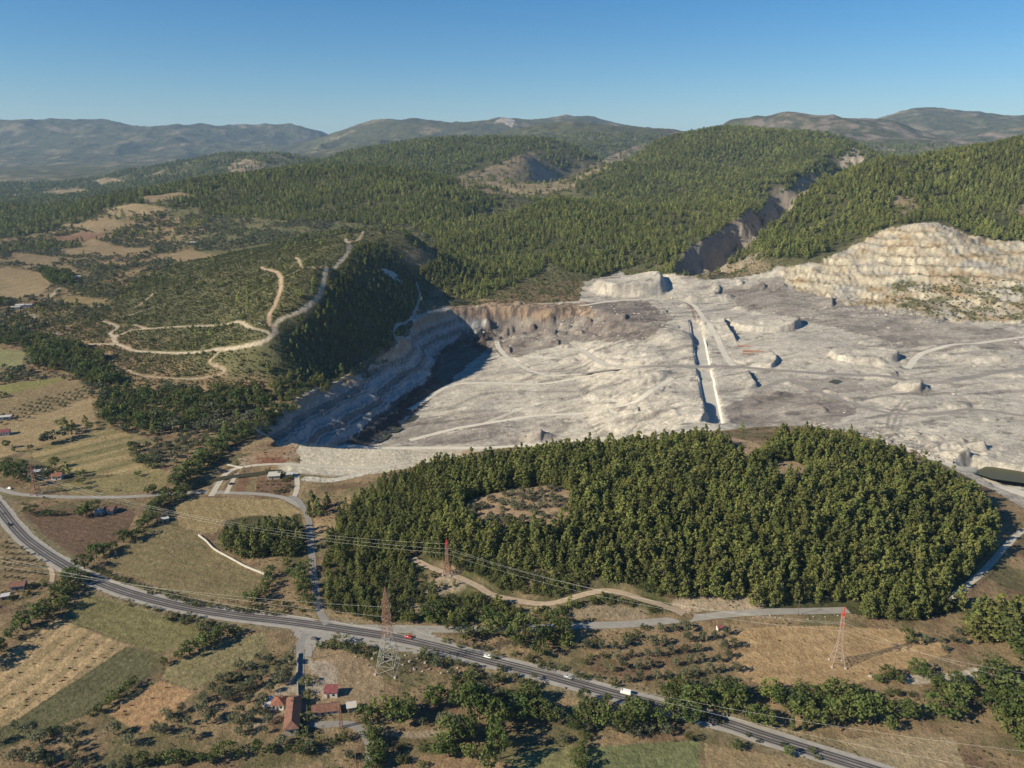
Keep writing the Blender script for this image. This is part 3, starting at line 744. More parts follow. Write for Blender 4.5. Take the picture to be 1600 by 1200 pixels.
M = lerp(M, (.46, .41, .33), sstep(.62, .8, fbm(GX + GY * .4, (GY - .4 * GX) * 2, 50, 4, 223) * .5 + .5) * (1 - purple) * .8)
M = lerp(M, (.15, .133, .12), sstep(.60, .68, fbm(GX, GY, 26, 5, 240, .65) * .5 + .5) * .75)
M = lerp(M, (.55, .50, .40), np.clip(BERM, 0, 1) * .55)
M = lerp(M, (.30, .27, .235), np.clip(RUT, 0, 1) * .5)
M = lerp(M, (.135, .110, .099), purple * (.55 + .45 * sstep(.34, .58, mn2 * .6 + mn * .4)))
M = lerp(M, (.072, .060, .056), purple * sstep(.56, .70, fbm(GX, GY, 34, 5, 245, .6) * .5 + .5) * .8)
M = lerp(M, (.36, .31, .24), purple * sstep(.60, .72, fbm(GX, GY, 40, 5, 246, .6) * .5 + .5) * .8)
M = M * (.72 + .56 * mn3)[..., None]
# quarry face
Q = np.empty(GC.shape, np.float32); Q[:] = (.42, .36, .265)
Q = lerp(Q, (.34, .25, .15), sstep(.45, .65, fbm(GX, GY, 60, 4, 224) * .5 + .5))
Q = lerp(Q, (.34, .32, .28), sstep(.5, .65, fbm(GX, GY, 90, 4, 225) * .5 + .5) * .8)
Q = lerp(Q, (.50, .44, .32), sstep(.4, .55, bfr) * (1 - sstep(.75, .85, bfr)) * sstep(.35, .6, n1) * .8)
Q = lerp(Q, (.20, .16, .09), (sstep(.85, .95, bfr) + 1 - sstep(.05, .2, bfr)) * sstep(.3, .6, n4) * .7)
veg = sstep(.5, .62, fbm(GX, GY, 40, 5, 226) * .5 + .5) * inpoly(PX, PY, [(1390, 440), (1480, 425), (1600, 440), (1750, 440), (1750, 505), (1600, 500), (1480, 500), (1400, 480)])
Q = lerp(Q, (.12, .115, .05), veg * .85)
Q = lerp(Q, (.10, .085, .05), (sstep(.58, .72, gul) * .0 + sstep(.66, .8, fbm(GX, GY, 20, 4, 227) * .5 + .5) * .7))
qs = fbm(GX, GY, 25, 3, 229)
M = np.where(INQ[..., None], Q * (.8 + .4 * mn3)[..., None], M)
# pit wall strata
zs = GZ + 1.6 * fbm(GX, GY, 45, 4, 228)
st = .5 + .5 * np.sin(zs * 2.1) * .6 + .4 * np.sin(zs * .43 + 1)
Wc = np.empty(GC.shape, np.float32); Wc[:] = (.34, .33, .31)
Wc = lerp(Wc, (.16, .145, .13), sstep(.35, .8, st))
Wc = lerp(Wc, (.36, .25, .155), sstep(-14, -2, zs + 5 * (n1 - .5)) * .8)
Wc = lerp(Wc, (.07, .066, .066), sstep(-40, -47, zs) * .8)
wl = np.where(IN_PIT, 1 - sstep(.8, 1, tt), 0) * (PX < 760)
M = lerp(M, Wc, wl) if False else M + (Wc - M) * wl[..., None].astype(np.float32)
# ragged ochre cliff behind the pit
back = inpoly(PX + jx, PY + jy, [(700, 474), (765, 470), (925, 474), (925, 492), (850, 500), (760, 500), (715, 492)])
M = np.where(back[..., None], lerp(np.broadcast_to(np.float32((.31, .225, .15)), M.shape), (.12, .092, .078), sstep(.4, .6, mn3)), M)
# dark coal at the left wall's foot, with the wall's shadow painted into its colour
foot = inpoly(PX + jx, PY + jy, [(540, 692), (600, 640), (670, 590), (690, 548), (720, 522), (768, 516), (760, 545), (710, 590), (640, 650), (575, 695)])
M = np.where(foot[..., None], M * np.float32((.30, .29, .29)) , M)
# pale slope below the near rim road
rimf = inpoly(PX, PY, [(430, 690), (600, 700), (760, 700), (900, 694), (1010, 684), (1070, 672), (1130, 672), (1060, 690), (930, 702), (830, 714), (700, 722), (640, 735), (560, 742), (470, 740), (440, 726)])
M = np.where(rimf[..., None], lerp(np.broadcast_to(np.float32((.43, .38, .295)), M.shape), (.29, .185, .11), sstep(.5, .7, n5) * sstep(660, 760, PX)), M)
# haul roads and vehicle tracks inside the mine
MTRACKS = [([(1052, 466), (1070, 470), (1080, 480), (1086, 502)], 2.5, (.20, .125, .085), .8), ([(1060, 468), (1080, 478), (1090, 490), (1093, 502)], 2, (.22, .14, .10), .7),
           ([(1515, 600), (1560, 620), (1570, 650), (1600, 665)], 3, (.36, .33, .28), .7), ([(1385, 670), (1392, 645), (1410, 625)], 2.2, (.22, .2, .18), .8), ([(1394, 672), (1402, 648), (1418, 628)], 2.2, (.22, .2, .18), .8), ([(1403, 674), (1410, 652), (1424, 634)], 2.2, (.22, .2, .18), .7),
           ([(1200, 560), (1260, 550), (1300, 540), (1380, 545), (1420, 560)], 4, (.53, .48, .40), .8), ([(700, 640), (760, 615), (850, 612), (940, 605), (1000, 590)], 4, (.22, .2, .18), .6), ([(820, 556), (870, 560), (940, 556), (1000, 560)], 3.6, (.56, .51, .43), .7),
           ([(760, 660), (840, 630), (930, 622), (980, 628)], 3.6, (.55, .5, .42), .7), ([(640, 680), (700, 650), (780, 640)], 3.6, (.2, .18, .16), .6), ([(1260, 520), (1320, 512), (1400, 516), (1480, 528)], 4, (.24, .215, .19), .6), ([(1440, 600), (1500, 620), (1530, 660)], 3.6, (.26, .24, .21), .6)]
for pts, w, c, o in MTRACKS:
    w = w * (1.9 if w > 3.5 else 1.3)
    L = smooth_line(wpts(pts), 6)
    D, S = linedist(L, w * 1.6, along=True)
    ww = w * (.85 + .3 * vnoise(S / 30, S * 0, 230))
    a = (1 - sstep(ww * .35, ww * .62, D)) * o * (.75 + .25 * n2)
    rut = 1 - .18 * sstep(.5, 1, np.cos(D / w * 14)) * (D < w)
    M = M + (np.float32(c) * rut[..., None] - M) * a[..., None]
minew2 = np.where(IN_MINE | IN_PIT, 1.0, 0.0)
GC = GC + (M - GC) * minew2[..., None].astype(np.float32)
# steep rock in the gorge and the far crags
rock = sstep(.75, 1.15, SLOPE + .25 * (n5 - .5)) * (1 - minew2) * sstep(1500, 1650, RR) * (1 - sstep(5000, 7000, RR))
gr = (1 - sstep(26, 46, DG + 22 * (n5 - .5))) * (1 - minew2)
GC = lerp(GC, (.25, .215, .17), gr * .9)
GC = lerp(GC, (.38, .33, .26), gr * sstep(.52, .66, fbm(GX, GY, 40, 4, 236) * .5 + .5) * .8)
GC = lerp(GC, (.15, .125, .10), gr * sstep(.5, .65, fbm(GX, GY, 18, 4, 233) * .5 + .5) * .7)
GC = lerp(GC, (.30, .25, .20), rock * .8)
WD = WD * (1 - rock) * (1 - .9 * gr)
# rocky faces of the far right mountains
rk = sstep(.46, .62, fbm(GX, GY, 260, 5, 231, .62) * .5 + .5) * sstep(5200, 6200, RR) * (1 - sstep(9000, 9800, RR)) * sstep(R(8), R(14), np.arctan2(GX, GY))
GC = lerp(GC, (.22, .17, .14), rk * .6)
rk2 = inpoly(PX, PY, [(787, 192), (772, 190), (787, 181), (805, 188), (800, 200)]) * 1.0
GC = lerp(GC, (.35, .3, .25), rk2 * .8)

# paths and dirt tracks painted into the ground where feet and wheels wore it bare
PATHS = [([(540, 373), (545, 382), (541, 398), (521, 420), (504, 447), (497, 464), (473, 484), (436, 501), (429, 512), (429, 521), (409, 535), (371, 543), (337, 546), (297, 551), (243, 550), (209, 548), (182, 538), (138, 538)], 5.5, (.42, .35, .26)),
         ([(422, 522), (391, 512), (351, 507), (287, 510), (229, 514), (202, 517), (182, 526), (172, 521), (184, 511), (162, 502)], 4.5, (.40, .33, .24)), ([(182, 538), (178, 530), (180, 524)], 6, (.40, .33, .24)),
         ([(229, 514), (214, 509), (209, 508)], 4.5, (.36, .27, .19)), ([(429, 512), (422, 508), (421, 491), (432, 471), (439, 444), (434, 427), (408, 417)], 5, (.36, .255, .18)),
         ([(439, 436), (469, 420), (469, 412), (462, 403)], 4, (.33, .25, .17)), ([(469, 420), (500, 418), (521, 418)], 3, (.30, .24, .16)), ([(344, 549), (327, 565), (345, 574), (351, 580), (331, 588), (280, 592), (223, 587), (199, 578)], 3.5, (.34, .26, .18)),
         ([(545, 382), (550, 388), (545, 380), (567, 364), (604, 358)], 5, (.36, .29, .20)), ([(612, 517), (619, 510), (635, 504), (648, 488), (657, 464), (651, 440)], 4, (.44, .40, .34)), ([(612, 517), (620, 530)], 4, (.4, .36, .3)),
         ([(670, 372), (685, 380), (697, 388)], 4, (.42, .36, .27)), ([(600, 424), (618, 428), (612, 434), (628, 440)], 9, (.45, .43, .40)),
         ([(213, 480), (236, 462), (248, 452)], 3, (.30, .22, .15)), ([(172, 500), (210, 490), (238, 480)], 2.5, (.27, .2, .14)), ([(-5, 494), (20, 482), (45, 478), (75, 466), (92, 450)], 5, (.36, .30, .22)), ([(8, 490), (30, 494), (50, 492), (52, 500), (44, 506)], 4, (.33, .28, .2)), ([(12, 525), (40, 522), (80, 520), (90, 524)], 4, (.3, .25, .18))]
for pts, w, c in PATHS:
    L = smooth_line(wpts(pts), 5)
    D, S = linedist(L, w * 1.6, along=True)
    ww = w * (.6 + .8 * vnoise(S / 14, S * 0, 232)) * .5
    a = 1 - sstep(ww * .7, ww * 1.35, D + (n3 - .5) * 2.0)
    GC = GC + (np.float32(c) * (.85 + .3 * n2)[..., None] - GC) * (a * .92)[..., None]

def paint(pts, w, c, op=.9, step=4):
    global GC
    D = linedist(smooth_line(wpts(pts), step), w * 1.5)
    a = (1 - sstep(w * .38, w * .62, D + (n3 - .5) * 1.6)) * op
    GC = GC + (np.float32(c) * (.85 + .3 * n2)[..., None] - GC) * a[..., None]
# verges of the paved roads, bare yards
paint(HIGHWAY, 21, (.20, .165, .10), .6)
paint([(40, 838), (60, 855)], 9, (.25, .22, .10), .6)
paint([(500, 1040), (515, 1055), (505, 1075), (480, 1070)], 9, (.33, .28, .22), .7)
paint([(470, 1010), (480, 1030), (492, 1050)], 3, (.33, .28, .22), .8)
paint([(440, 1080), (455, 1075), (466, 1062)], 8, (.32, .27, .21), .8)
paint([(400, 1132), (430, 1112), (450, 1108)], 7, (.28, .22, .16), .6)
paint([(589, 1139), (636, 1148), (694, 1144), (724, 1139)], 4, (.30, .24, .17), .7)
paint([(640, 945), (680, 918), (710, 912)], 16, (.33, .26, .18), .7)
paint([(760, 960), (850, 958), (900, 955), (1000, 960)], 9, (.36, .27, .19), .5)
paint([(1420, 1062), (1470, 1060), (1500, 1058), (1530, 1050)], 7, (.42, .37, .29), .8)
paint([(1062, 948), (1110, 942), (1180, 946)], 9, (.36, .28, .20), .7)
paint([(450, 728), (500, 735), (560, 735), (620, 728)], 16, (.42, .38, .31), .8)
paint([(480, 748), (520, 750), (560, 742)], 9, (.48, .45, .38), .8)
paint([(1010, 690), (1060, 682), (1110, 678), (1160, 690), (1190, 700)], 9, (.36, .26, .17), .7)
GC = GC * (1 + sstep(3500, 5000, RR) * (.9 * vnoise(GX / 45, GY / 45, 234) + .5 * vnoise(GX / 130, GY / 130, 235) - .7))[..., None]
GC = np.clip(GC * (.86 + .28 * n3)[..., None] * (.92 + .16 * n4)[..., None], .01, .8).astype(np.float32)

# ------------------------------------------------------------------ materials
def new_mat(name):
    m = bpy.data.materials.new(name); m.use_nodes = True
    nt = m.node_tree
    b = nt.nodes['Principled BSDF']
    b.inputs['Roughness'].default_value = .9
    b.inputs['Specular IOR Level'].default_value = .15
    return m, nt, b

def flat_mat(name, col, rough=.8, var=.25, scale=2.0, metal=0.0, spec=.2, rand=0.0):
    """one procedural material: a base colour broken up by noise, and per-object variation"""
    m, nt, b = new_mat(name)
    tc = nt.nodes.new('ShaderNodeTexCoord')
    no = nt.nodes.new('ShaderNodeTexNoise'); no.inputs['Scale'].default_value = scale; no.inputs['Detail'].default_value = 4
    nt.links.new(tc.outputs['Object'], no.inputs['Vector'])
    mr = nt.nodes.new('ShaderNodeMapRange'); mr.inputs['To Min'].default_value = 1 - var; mr.inputs['To Max'].default_value = 1 + var
    nt.links.new(no.outputs[0], mr.inputs['Value'])
    hs = nt.nodes.new('ShaderNodeHueSaturation'); hs.inputs['Color'].default_value = (*col, 1)
    nt.links.new(mr.outputs[0], hs.inputs['Value'])
    if rand:
        oi = nt.nodes.new('ShaderNodeObjectInfo')
        m2 = nt.nodes.new('ShaderNodeMapRange'); m2.inputs['To Min'].default_value = 1 - rand; m2.inputs['To Max'].default_value = 1 + rand
        nt.links.new(oi.outputs['Random'], m2.inputs['Value'])
        mu = nt.nodes.new('ShaderNodeMath'); mu.operation = 'MULTIPLY'
        nt.links.new(mr.outputs[0], mu.inputs[0]); nt.links.new(m2.outputs[0], mu.inputs[1])
        nt.links.new(mu.outputs[0], hs.inputs['Value'])
        m3 = nt.nodes.new('ShaderNodeMapRange'); m3.inputs['To Min'].default_value = .47; m3.inputs['To Max'].default_value = .53
        sh = nt.nodes.new('ShaderNodeMath'); sh.operation = 'FRACT'
        mm = nt.nodes.new('ShaderNodeMath'); mm.operation = 'MULTIPLY'; mm.inputs[1].default_value = 7.31
        nt.links.new(oi.outputs['Random'], mm.inputs[0]); nt.links.new(mm.outputs[0], sh.inputs[0]); nt.links.new(sh.outputs[0], m3.inputs['Value'])
        nt.links.new(m3.outputs[0], hs.inputs['Hue'])
    nt.links.new(hs.outputs[0], b.inputs['Base Color'])
    b.inputs['Roughness'].default_value = rough; b.inputs['Metallic'].default_value = metal; b.inputs['Specular IOR Level'].default_value = spec
    return m

def ground_mat():
    m, nt, b = new_mat('ground_cover')
    at = nt.nodes.new('ShaderNodeAttribute'); at.attribute_name = 'cover'
    tc = nt.nodes.new('ShaderNodeTexCoord')
    prev = None
    for sc, lo, hi in ((.9, .72, 1.28), (.22, .80, 1.20), (.045, .86, 1.14)):
        no = nt.nodes.new('ShaderNodeTexNoise'); no.inputs['Scale'].default_value = sc; no.inputs['Detail'].default_value = 5; no.inputs['Roughness'].default_value = .65
        nt.links.new(tc.outputs['Object'], no.inputs['Vector'])
        mr = nt.nodes.new('ShaderNodeMapRange'); mr.inputs['From Min'].default_value = .3; mr.inputs['From Max'].default_value = .7; mr.inputs['To Min'].default_value = lo; mr.inputs['To Max'].default_value = hi
        nt.links.new(no.outputs[0], mr.inputs['Value'])
        if prev is None: prev = mr.outputs[0]
        else:
            mu = nt.nodes.new('ShaderNodeMath'); mu.operation = 'MULTIPLY'
            nt.links.new(prev, mu.inputs[0]); nt.links.new(mr.outputs[0], mu.inputs[1]); prev = mu.outputs[0]
    vm = nt.nodes.new('ShaderNodeVectorMath'); vm.operation = 'SCALE'
    nt.links.new(at.outputs['Color'], vm.inputs[0]); nt.links.new(prev, vm.inputs['Scale'])
    nt.links.new(vm.outputs[0], b.inputs['Base Color'])
    bn = nt.nodes.new('ShaderNodeTexNoise'); bn.inputs['Scale'].default_value = .35; bn.inputs['Detail'].default_value = 6; bn.inputs['Roughness'].default_value = .7
    nt.links.new(tc.outputs['Object'], bn.inputs['Vector'])
    bp = nt.nodes.new('ShaderNodeBump'); bp.inputs['Strength'].default_value = .8; bp.inputs['Distance'].default_value = 1.6
    nt.links.new(bn.outputs[0], bp.inputs['Height']); nt.links.new(bp.outputs[0], b.inputs['Normal'])
    b.inputs['Specular IOR Level'].default_value = .05
    b.inputs['Roughness'].default_value = 1.0
    return m

def mesh_np(name, V, F, mat, parent=None, smooth=False):
    """mesh from arrays; F (n,3) or (n,4)"""
    me = bpy.data.meshes.new(name)
    V = np.asarray(V, np.float32); F = np.asarray(F, np.int32); k = F.shape[1]
    me.vertices.add(len(V)); me.vertices.foreach_set('co', V.ravel())
    me.loops.add(F.size); me.loops.foreach_set('vertex_index', F.ravel())
    me.polygons.add(len(F)); me.polygons.foreach_set('loop_start', np.arange(0, F.size, k, dtype=np.int32))
    if smooth: me.polygons.foreach_set('use_smooth', np.ones(len(F), bool))
    me.update(calc_edges=True)
    if mat: me.materials.append(mat)
    return me

def link(name, me, parent=None):
    o = bpy.data.objects.new(name, me); COL.objects.link(o)
    if parent: o.parent = parent
    return o

def tag(o, label=None, cat=None, group=None, kind=None):
    if label: o['label'] = label
    if cat: o['category'] = cat
    if group: o['group'] = group
    if kind: o['kind'] = kind
    return o

idx = np.arange(NR * NA, dtype=np.int32).reshape(NR, NA)
F = np.stack([idx[:-1, :-1], idx[:-1, 1:], idx[1:, 1:], idx[1:, :-1]], -1).reshape(-1, 4)
me = mesh_np('ground', np.stack([GX, GY, GZ], -1).reshape(-1, 3), F, ground_mat(), smooth=True)
ca = me.attributes.new('cover', 'FLOAT_COLOR', 'POINT')
ca.data.foreach_set('color', np.concatenate([GC, np.ones(GC.shape[:2] + (1,), np.float32)], -1).ravel())
terrain = tag(link('ground', me), 'dry valley floor, bare mine and wooded hills as one ground', kind='structure')
del F
# ------------------------------------------------------------------ roads
def ribbon(name, key, width, mat, lift, label, offset=0.0, jitter=0.0, s0=None, s1=None, kind='structure', nacross=4):
    L = ROADS[key]
    n = len(L)
    t = np.gradient(L[:, :2], axis=0); t /= np.linalg.norm(t, axis=1)[:, None]
    nrm = np.column_stack([t[:, 1], -t[:, 0]])
    seg = np.concatenate([[0], np.cumsum(np.hypot(*np.diff(L[:, :2], axis=0).T))])
    keep = np.ones(n, bool)
    if s0 is not None: keep &= seg >= s0
    if s1 is not None: keep &= seg <= s1
    ids = np.where(keep)[0]
    V = []; 
    wj = width * (1 + jitter * fbm(L[:, 0], L[:, 1], 9, 3, 55)); cj = width * jitter * .4 * fbm(L[:, 0], L[:, 1], 14, 2, 56)
    for i in ids:
        for k in range(nacross + 1):
            u = offset + cj[i] + (k / nacross - .5) * wj[i]
            V.append((L[i, 0] + nrm[i, 0] * u, L[i, 1] + nrm[i, 1] * u, L[i, 2] + lift))
    m = len(ids); q = np.arange(m * (nacross + 1)).reshape(m, nacross + 1)
    F = np.stack([q[:-1, :-1], q[:-1, 1:], q[1:, 1:], q[1:, :-1]], -1).reshape(-1, 4)
    return tag(link(name, mesh_np(name, V, F, mat, smooth=True)), label, kind=kind)

m_asph = flat_mat('worn_asphalt', (.175, .16, .15), .85, .5, .12)
m_rut = flat_mat('dark_wheel_tracks', (.062, .055, .054), .8, .35, .2)
m_shoulder = flat_mat('gravel_shoulder', (.30, .275, .24), .95, .3, .3)
m_side = flat_mat('pale_old_asphalt', (.27, .25, .22), .9, .25, .3)
m_lane = flat_mat('grey_lane', (.22, .205, .185), .9, .3, .35)
m_dirt = flat_mat('dusty_track', (.37, .285, .20), .95, .3, .4)
m_dust = flat_mat('pale_dust', (.43, .385, .31), .95, .25, .3)
m_paint = flat_mat('road_paint', (.30, .29, .27), .8, .35, .8)
ribbon('road_shoulder', 'highway', 12.0, m_shoulder, .02, 'pale gravel shoulders along the highway', jitter=.14)
ribbon('road', 'highway', 7.4, m_asph, .07, 'dark two lane highway curving across the plain')
for k, o in enumerate((-2.6, -1.05, 1.05, 2.6)):
    ribbon('wheel_tracks', 'highway', .9, m_rut, .10, 'dark wheel tracks worn in the highway lanes', offset=o, jitter=.35, nacross=1)
for o in (-3.45, 3.45):
    ribbon('edge_line', 'highway', .22, m_paint, .11, 'white edge line painted along the highway', offset=o, nacross=1)
LH = ROADS['highway']; segH = float(np.sum(np.hypot(*np.diff(LH[:, :2], axis=0).T)))
def dashes():
    seg = np.concatenate([[0], np.cumsum(np.hypot(*np.diff(LH[:, :2], axis=0).T))])
    V = []; F = []
    for s in np.arange(10, seg[-1] - 10, 12.0):
        a = [np.interp(s, seg, LH[:, i]) for i in range(3)]; b = [np.interp(s + 5, seg, LH[:, i]) for i in range(3)]
        d = np.array(b[:2]) - np.array(a[:2]); d /= np.linalg.norm(d); nn = np.array((d[1], -d[0])) * .09
        i = len(V)
        V += [(a[0] - nn[0], a[1] - nn[1], a[2] + .12), (a[0] + nn[0], a[1] + nn[1], a[2] + .12), (b[0] + nn[0], b[1] + nn[1], b[2] + .12), (b[0] - nn[0], b[1] - nn[1], b[2] + .12)]
        F.append((i, i + 1, i + 2, i + 3))
    tag(link('centre_line', mesh_np('centre_line', V, F, m_paint)), 'broken white centre line of the highway', kind='structure')
dashes()
ribbon('side_road', 'side_road', 6.4, m_side, .05, 'pale side road along the foot of the pine hill', jitter=.08)
ribbon('lane', 'lane', 4.4, m_lane, .06, 'narrow lane running up past the pine grove', jitter=.08)
ribbon('farm_road', 'farm_road', 5.0, m_side, .04, 'pale farm road between the fields', jitter=.10)
ribbon('farm_road', 'farm_spur', 4.0, m_dust, .06, 'pale drive to the farm sheds', jitter=.12)
ribbon('village_road', 'village_road', 4.2, m_lane, .06, 'grey village road between the houses', jitter=.08)
ribbon('dirt_track', 'dirt_track', 4.8, m_dirt, .04, 'brown dirt track along the hill foot', jitter=.16)
ribbon('dirt_track', 'field_track', 3.6, m_dust, .05, 'pale track over the stream field', jitter=.12)
ribbon('dirt_track', 'yard_track', 2.6, m_dirt, .05, 'short dirt drive beside the highway', jitter=.14)
ribbon('dirt_track', 'forest_track', 4.2, m_dust, .05, 'pale track at the right end of the pine hill', jitter=.14)
ribbon('dirt_track', 'pit_road', 4.6, m_dust, .05, 'pale bank track below the mine', jitter=.14)
m_haul = flat_mat('grey_haul_road', (.25, .225, .20), .95, .25, .15)
m_haul2 = flat_mat('pale_haul_road', (.52, .475, .395), .95, .2, .15)
for k_, lab in (('haul_long', 'grey haul road running right across the mine floor'), ('haul_right', 'pale haul road climbing to the right edge of the mine'), ('haul_left', 'pale haul road curving down into the left pit'), ('haul_mid', 'pale haul road in the middle of the pit'), ('haul_near', 'pale haul road on the near side of the pit floor'),
                ('haul_bank', 'haul road bending along the right bank of the channel'), ('haul_rim', 'pale road along the near rim of the pit'), ('haul_low', 'pale road below the rock heap at the right'), ('haul_flat', 'grey track over the right half of the mine floor'), ('haul_top', 'pale road along the top of the mine'), ('haul_floor', 'pale track over the pit floor beside the shadow')):
    ribbon('haul_road', k_, HAUL[k_][1], m_haul if k_ in ('haul_long', 'haul_flat') else m_haul2, .03, lab, jitter=.22)
# paved junction aprons: gravel sheets draped over the ground
def sheet(name, poly, mat, lift, label, step=2.0):
    W = wpts(poly)
    x0, y0 = W.min(0); x1, y1 = W.max(0)
    xs = np.arange(x0, x1 + step, step); ys = np.arange(y0, y1 + step, step)
    X, Y = np.meshgrid(xs, ys)
    ins = inpoly((X + fbm(X, Y, 6, 2, 57) * 1.2).ravel(), (Y + fbm(X, Y, 6, 2, 58) * 1.2).ravel(), W).reshape(X.shape)
    Z = gz(X, Y) + lift
    q = np.arange(X.size).reshape(X.shape)
    c = ins[:-1, :-1] & ins[:-1, 1:] & ins[1:, 1:] & ins[1:, :-1]
    F = np.stack([q[:-1, :-1], q[:-1, 1:], q[1:, 1:], q[1:, :-1]], -1)[c]
    return tag(link(name, mesh_np(name, np.stack([X, Y, Z], -1).reshape(-1, 3), F, mat, smooth=True)), label, kind='structure')
sheet('pavement', [(438, 976), (470, 980), (560, 997), (640, 1011), (720, 1030), (640, 1022), (560, 1010), (515, 1001), (497, 1014), (488, 1030), (474, 1028), (466, 1004), (455, 990)], m_side, .10, 'pale paved apron on the near side of the junction')
sheet('pavement', [(498, 968), (512, 962), (530, 972), (600, 976), (660, 979), (720, 980), (735, 985), (690, 986), (672, 990), (700, 999), (690, 1004), (640, 994), (560, 981), (500, 973)], m_side, .10, 'pale paved apron on the hill side of the junction')

# ------------------------------------------------------------------ water
def pond(poly, z, label, col):
    W = np.array([at_z(x, y, z) for x, y in poly])
    V = [(x, y, z) for x, y in W]
    me = bpy.data.meshes.new('pond'); me.from_pydata(V, [], [tuple(range(len(V)))]); me.update()
    m, nt, b = new_mat('murky_water')
    no = nt.nodes.new('ShaderNodeTexNoise'); no.inputs['Scale'].default_value = .4
    tc = nt.nodes.new('ShaderNodeTexCoord'); nt.links.new(tc.outputs['Object'], no.inputs['Vector'])
    bp = nt.nodes.new('ShaderNodeBump'); bp.inputs['Strength'].default_value = .05
    nt.links.new(no.outputs[0], bp.inputs['Height']); nt.links.new(bp.outputs[0], b.inputs['Normal'])
    b.inputs['Base Color'].default_value = (*col, 1); b.inputs['Roughness'].default_value = .35; b.inputs['Specular IOR Level'].default_value = .12
    me.materials.append(m)
    tag(link('water', me), label, kind='structure')
pts_r = wpts([(1560, 738), (1640, 752)])
zr = float(gz(*pts_r[0])) + 3.2
pond([(1520, 738), (1545, 727), (1600, 722), (1680, 735), (1760, 770), (1680, 775), (1600, 755), (1550, 748)], zr, 'dark green pond below the mine bank', (.075, .072, .035))
def floor_z(px, py): return float(gz(*RAY.hit(px, py)))
for poly, lab in (([(628, 658), (640, 648), (668, 650), (655, 656), (632, 662)], 'small green puddle in the pit'), ([(582, 690), (598, 676), (612, 678), (604, 686), (590, 692)], 'green puddle at the foot of the pit wall'), ([(600, 676), (612, 667), (632, 668), (620, 675)], 'murky puddle beside the pit shadow'), ([(1294, 597), (1304, 592), (1318, 596), (1306, 600)], 'little green pool on the mine floor')):
    c = np.mean(poly, axis=0)
    pond(poly, floor_z(*c) + .5, lab, (.06, .06, .03))
Ls = L_stream
ROADS['stream'] = np.column_stack([Ls, gz(Ls[:, 0], Ls[:, 1])])
m_stream = flat_mat('stream_water', (.055, .05, .025), .4, .2, .3, spec=.1)
ribbon('water', 'stream', 7.5, m_stream, .35, 'narrow brown stream below the mine bank', jitter=.2)

# ------------------------------------------------------------------ concrete drainage channel in the mine
def channel():
    L = np.asarray(smooth_line(L_channel, 4)); n = len(L)
    t = np.gradient(L, axis=0); t /= np.linalg.norm(t, axis=1)[:, None]
    nr = np.column_stack([t[:, 1], -t[:, 0]])
    dq = np.hypot(L[:, 0] - xq, L[:, 1] - yq)
    z = gz(L[:, 0], L[:, 1]); z = np.where(dq < 16, np.nan, z)
    ok = ~np.isnan(z); z = np.interp(np.arange(n), np.arange(n)[ok], z[ok])
    k = np.hanning(9); k /= k.sum(); z = np.convolve(np.pad(z, 4, mode='edge'), k, mode='valid') + .5
    root = bpy.data.objects.new('drainage_channel', None); COL.objects.link(root); root.location = (L[0, 0], L[0, 1], z[0])
    tag(root, 'long straight concrete drainage channel crossing the mine floor', 'channel')
    o0 = np.array((L[0, 0], L[0, 1], z[0]))
    def strip(name, prof, mat):
        V = []; m = len(prof)
        for i in range(n):
            for u, h in prof:
                V.append(np.array((L[i, 0] + nr[i, 0] * u, L[i, 1] + nr[i, 1] * u, z[i] + h)) - o0)
        q = np.arange(n * m).reshape(n, m)
        F = np.stack([q[:-1, :-1], q[:-1, 1:], q[1:, 1:], q[1:, :-1]], -1).reshape(-1, 4)
        link(name, mesh_np(name, V, F, mat), root)
    mc = flat_mat('channel_concrete', (.40, .375, .325), .9, .2, .15)
    mw = flat_mat('channel_wall_concrete', (.54, .52, .47), .9, .15, .15)
    strip('channel_floor', [(-7, 0), (0, -.05), (7, 0)], mc)
    for s in (-1, 1):
        strip('side_wall', [(s * 7.0, .02), (s * 8.8, 2.8), (s * 9.3, 2.82), (s * 9.4, 2.2)], mw)
channel()
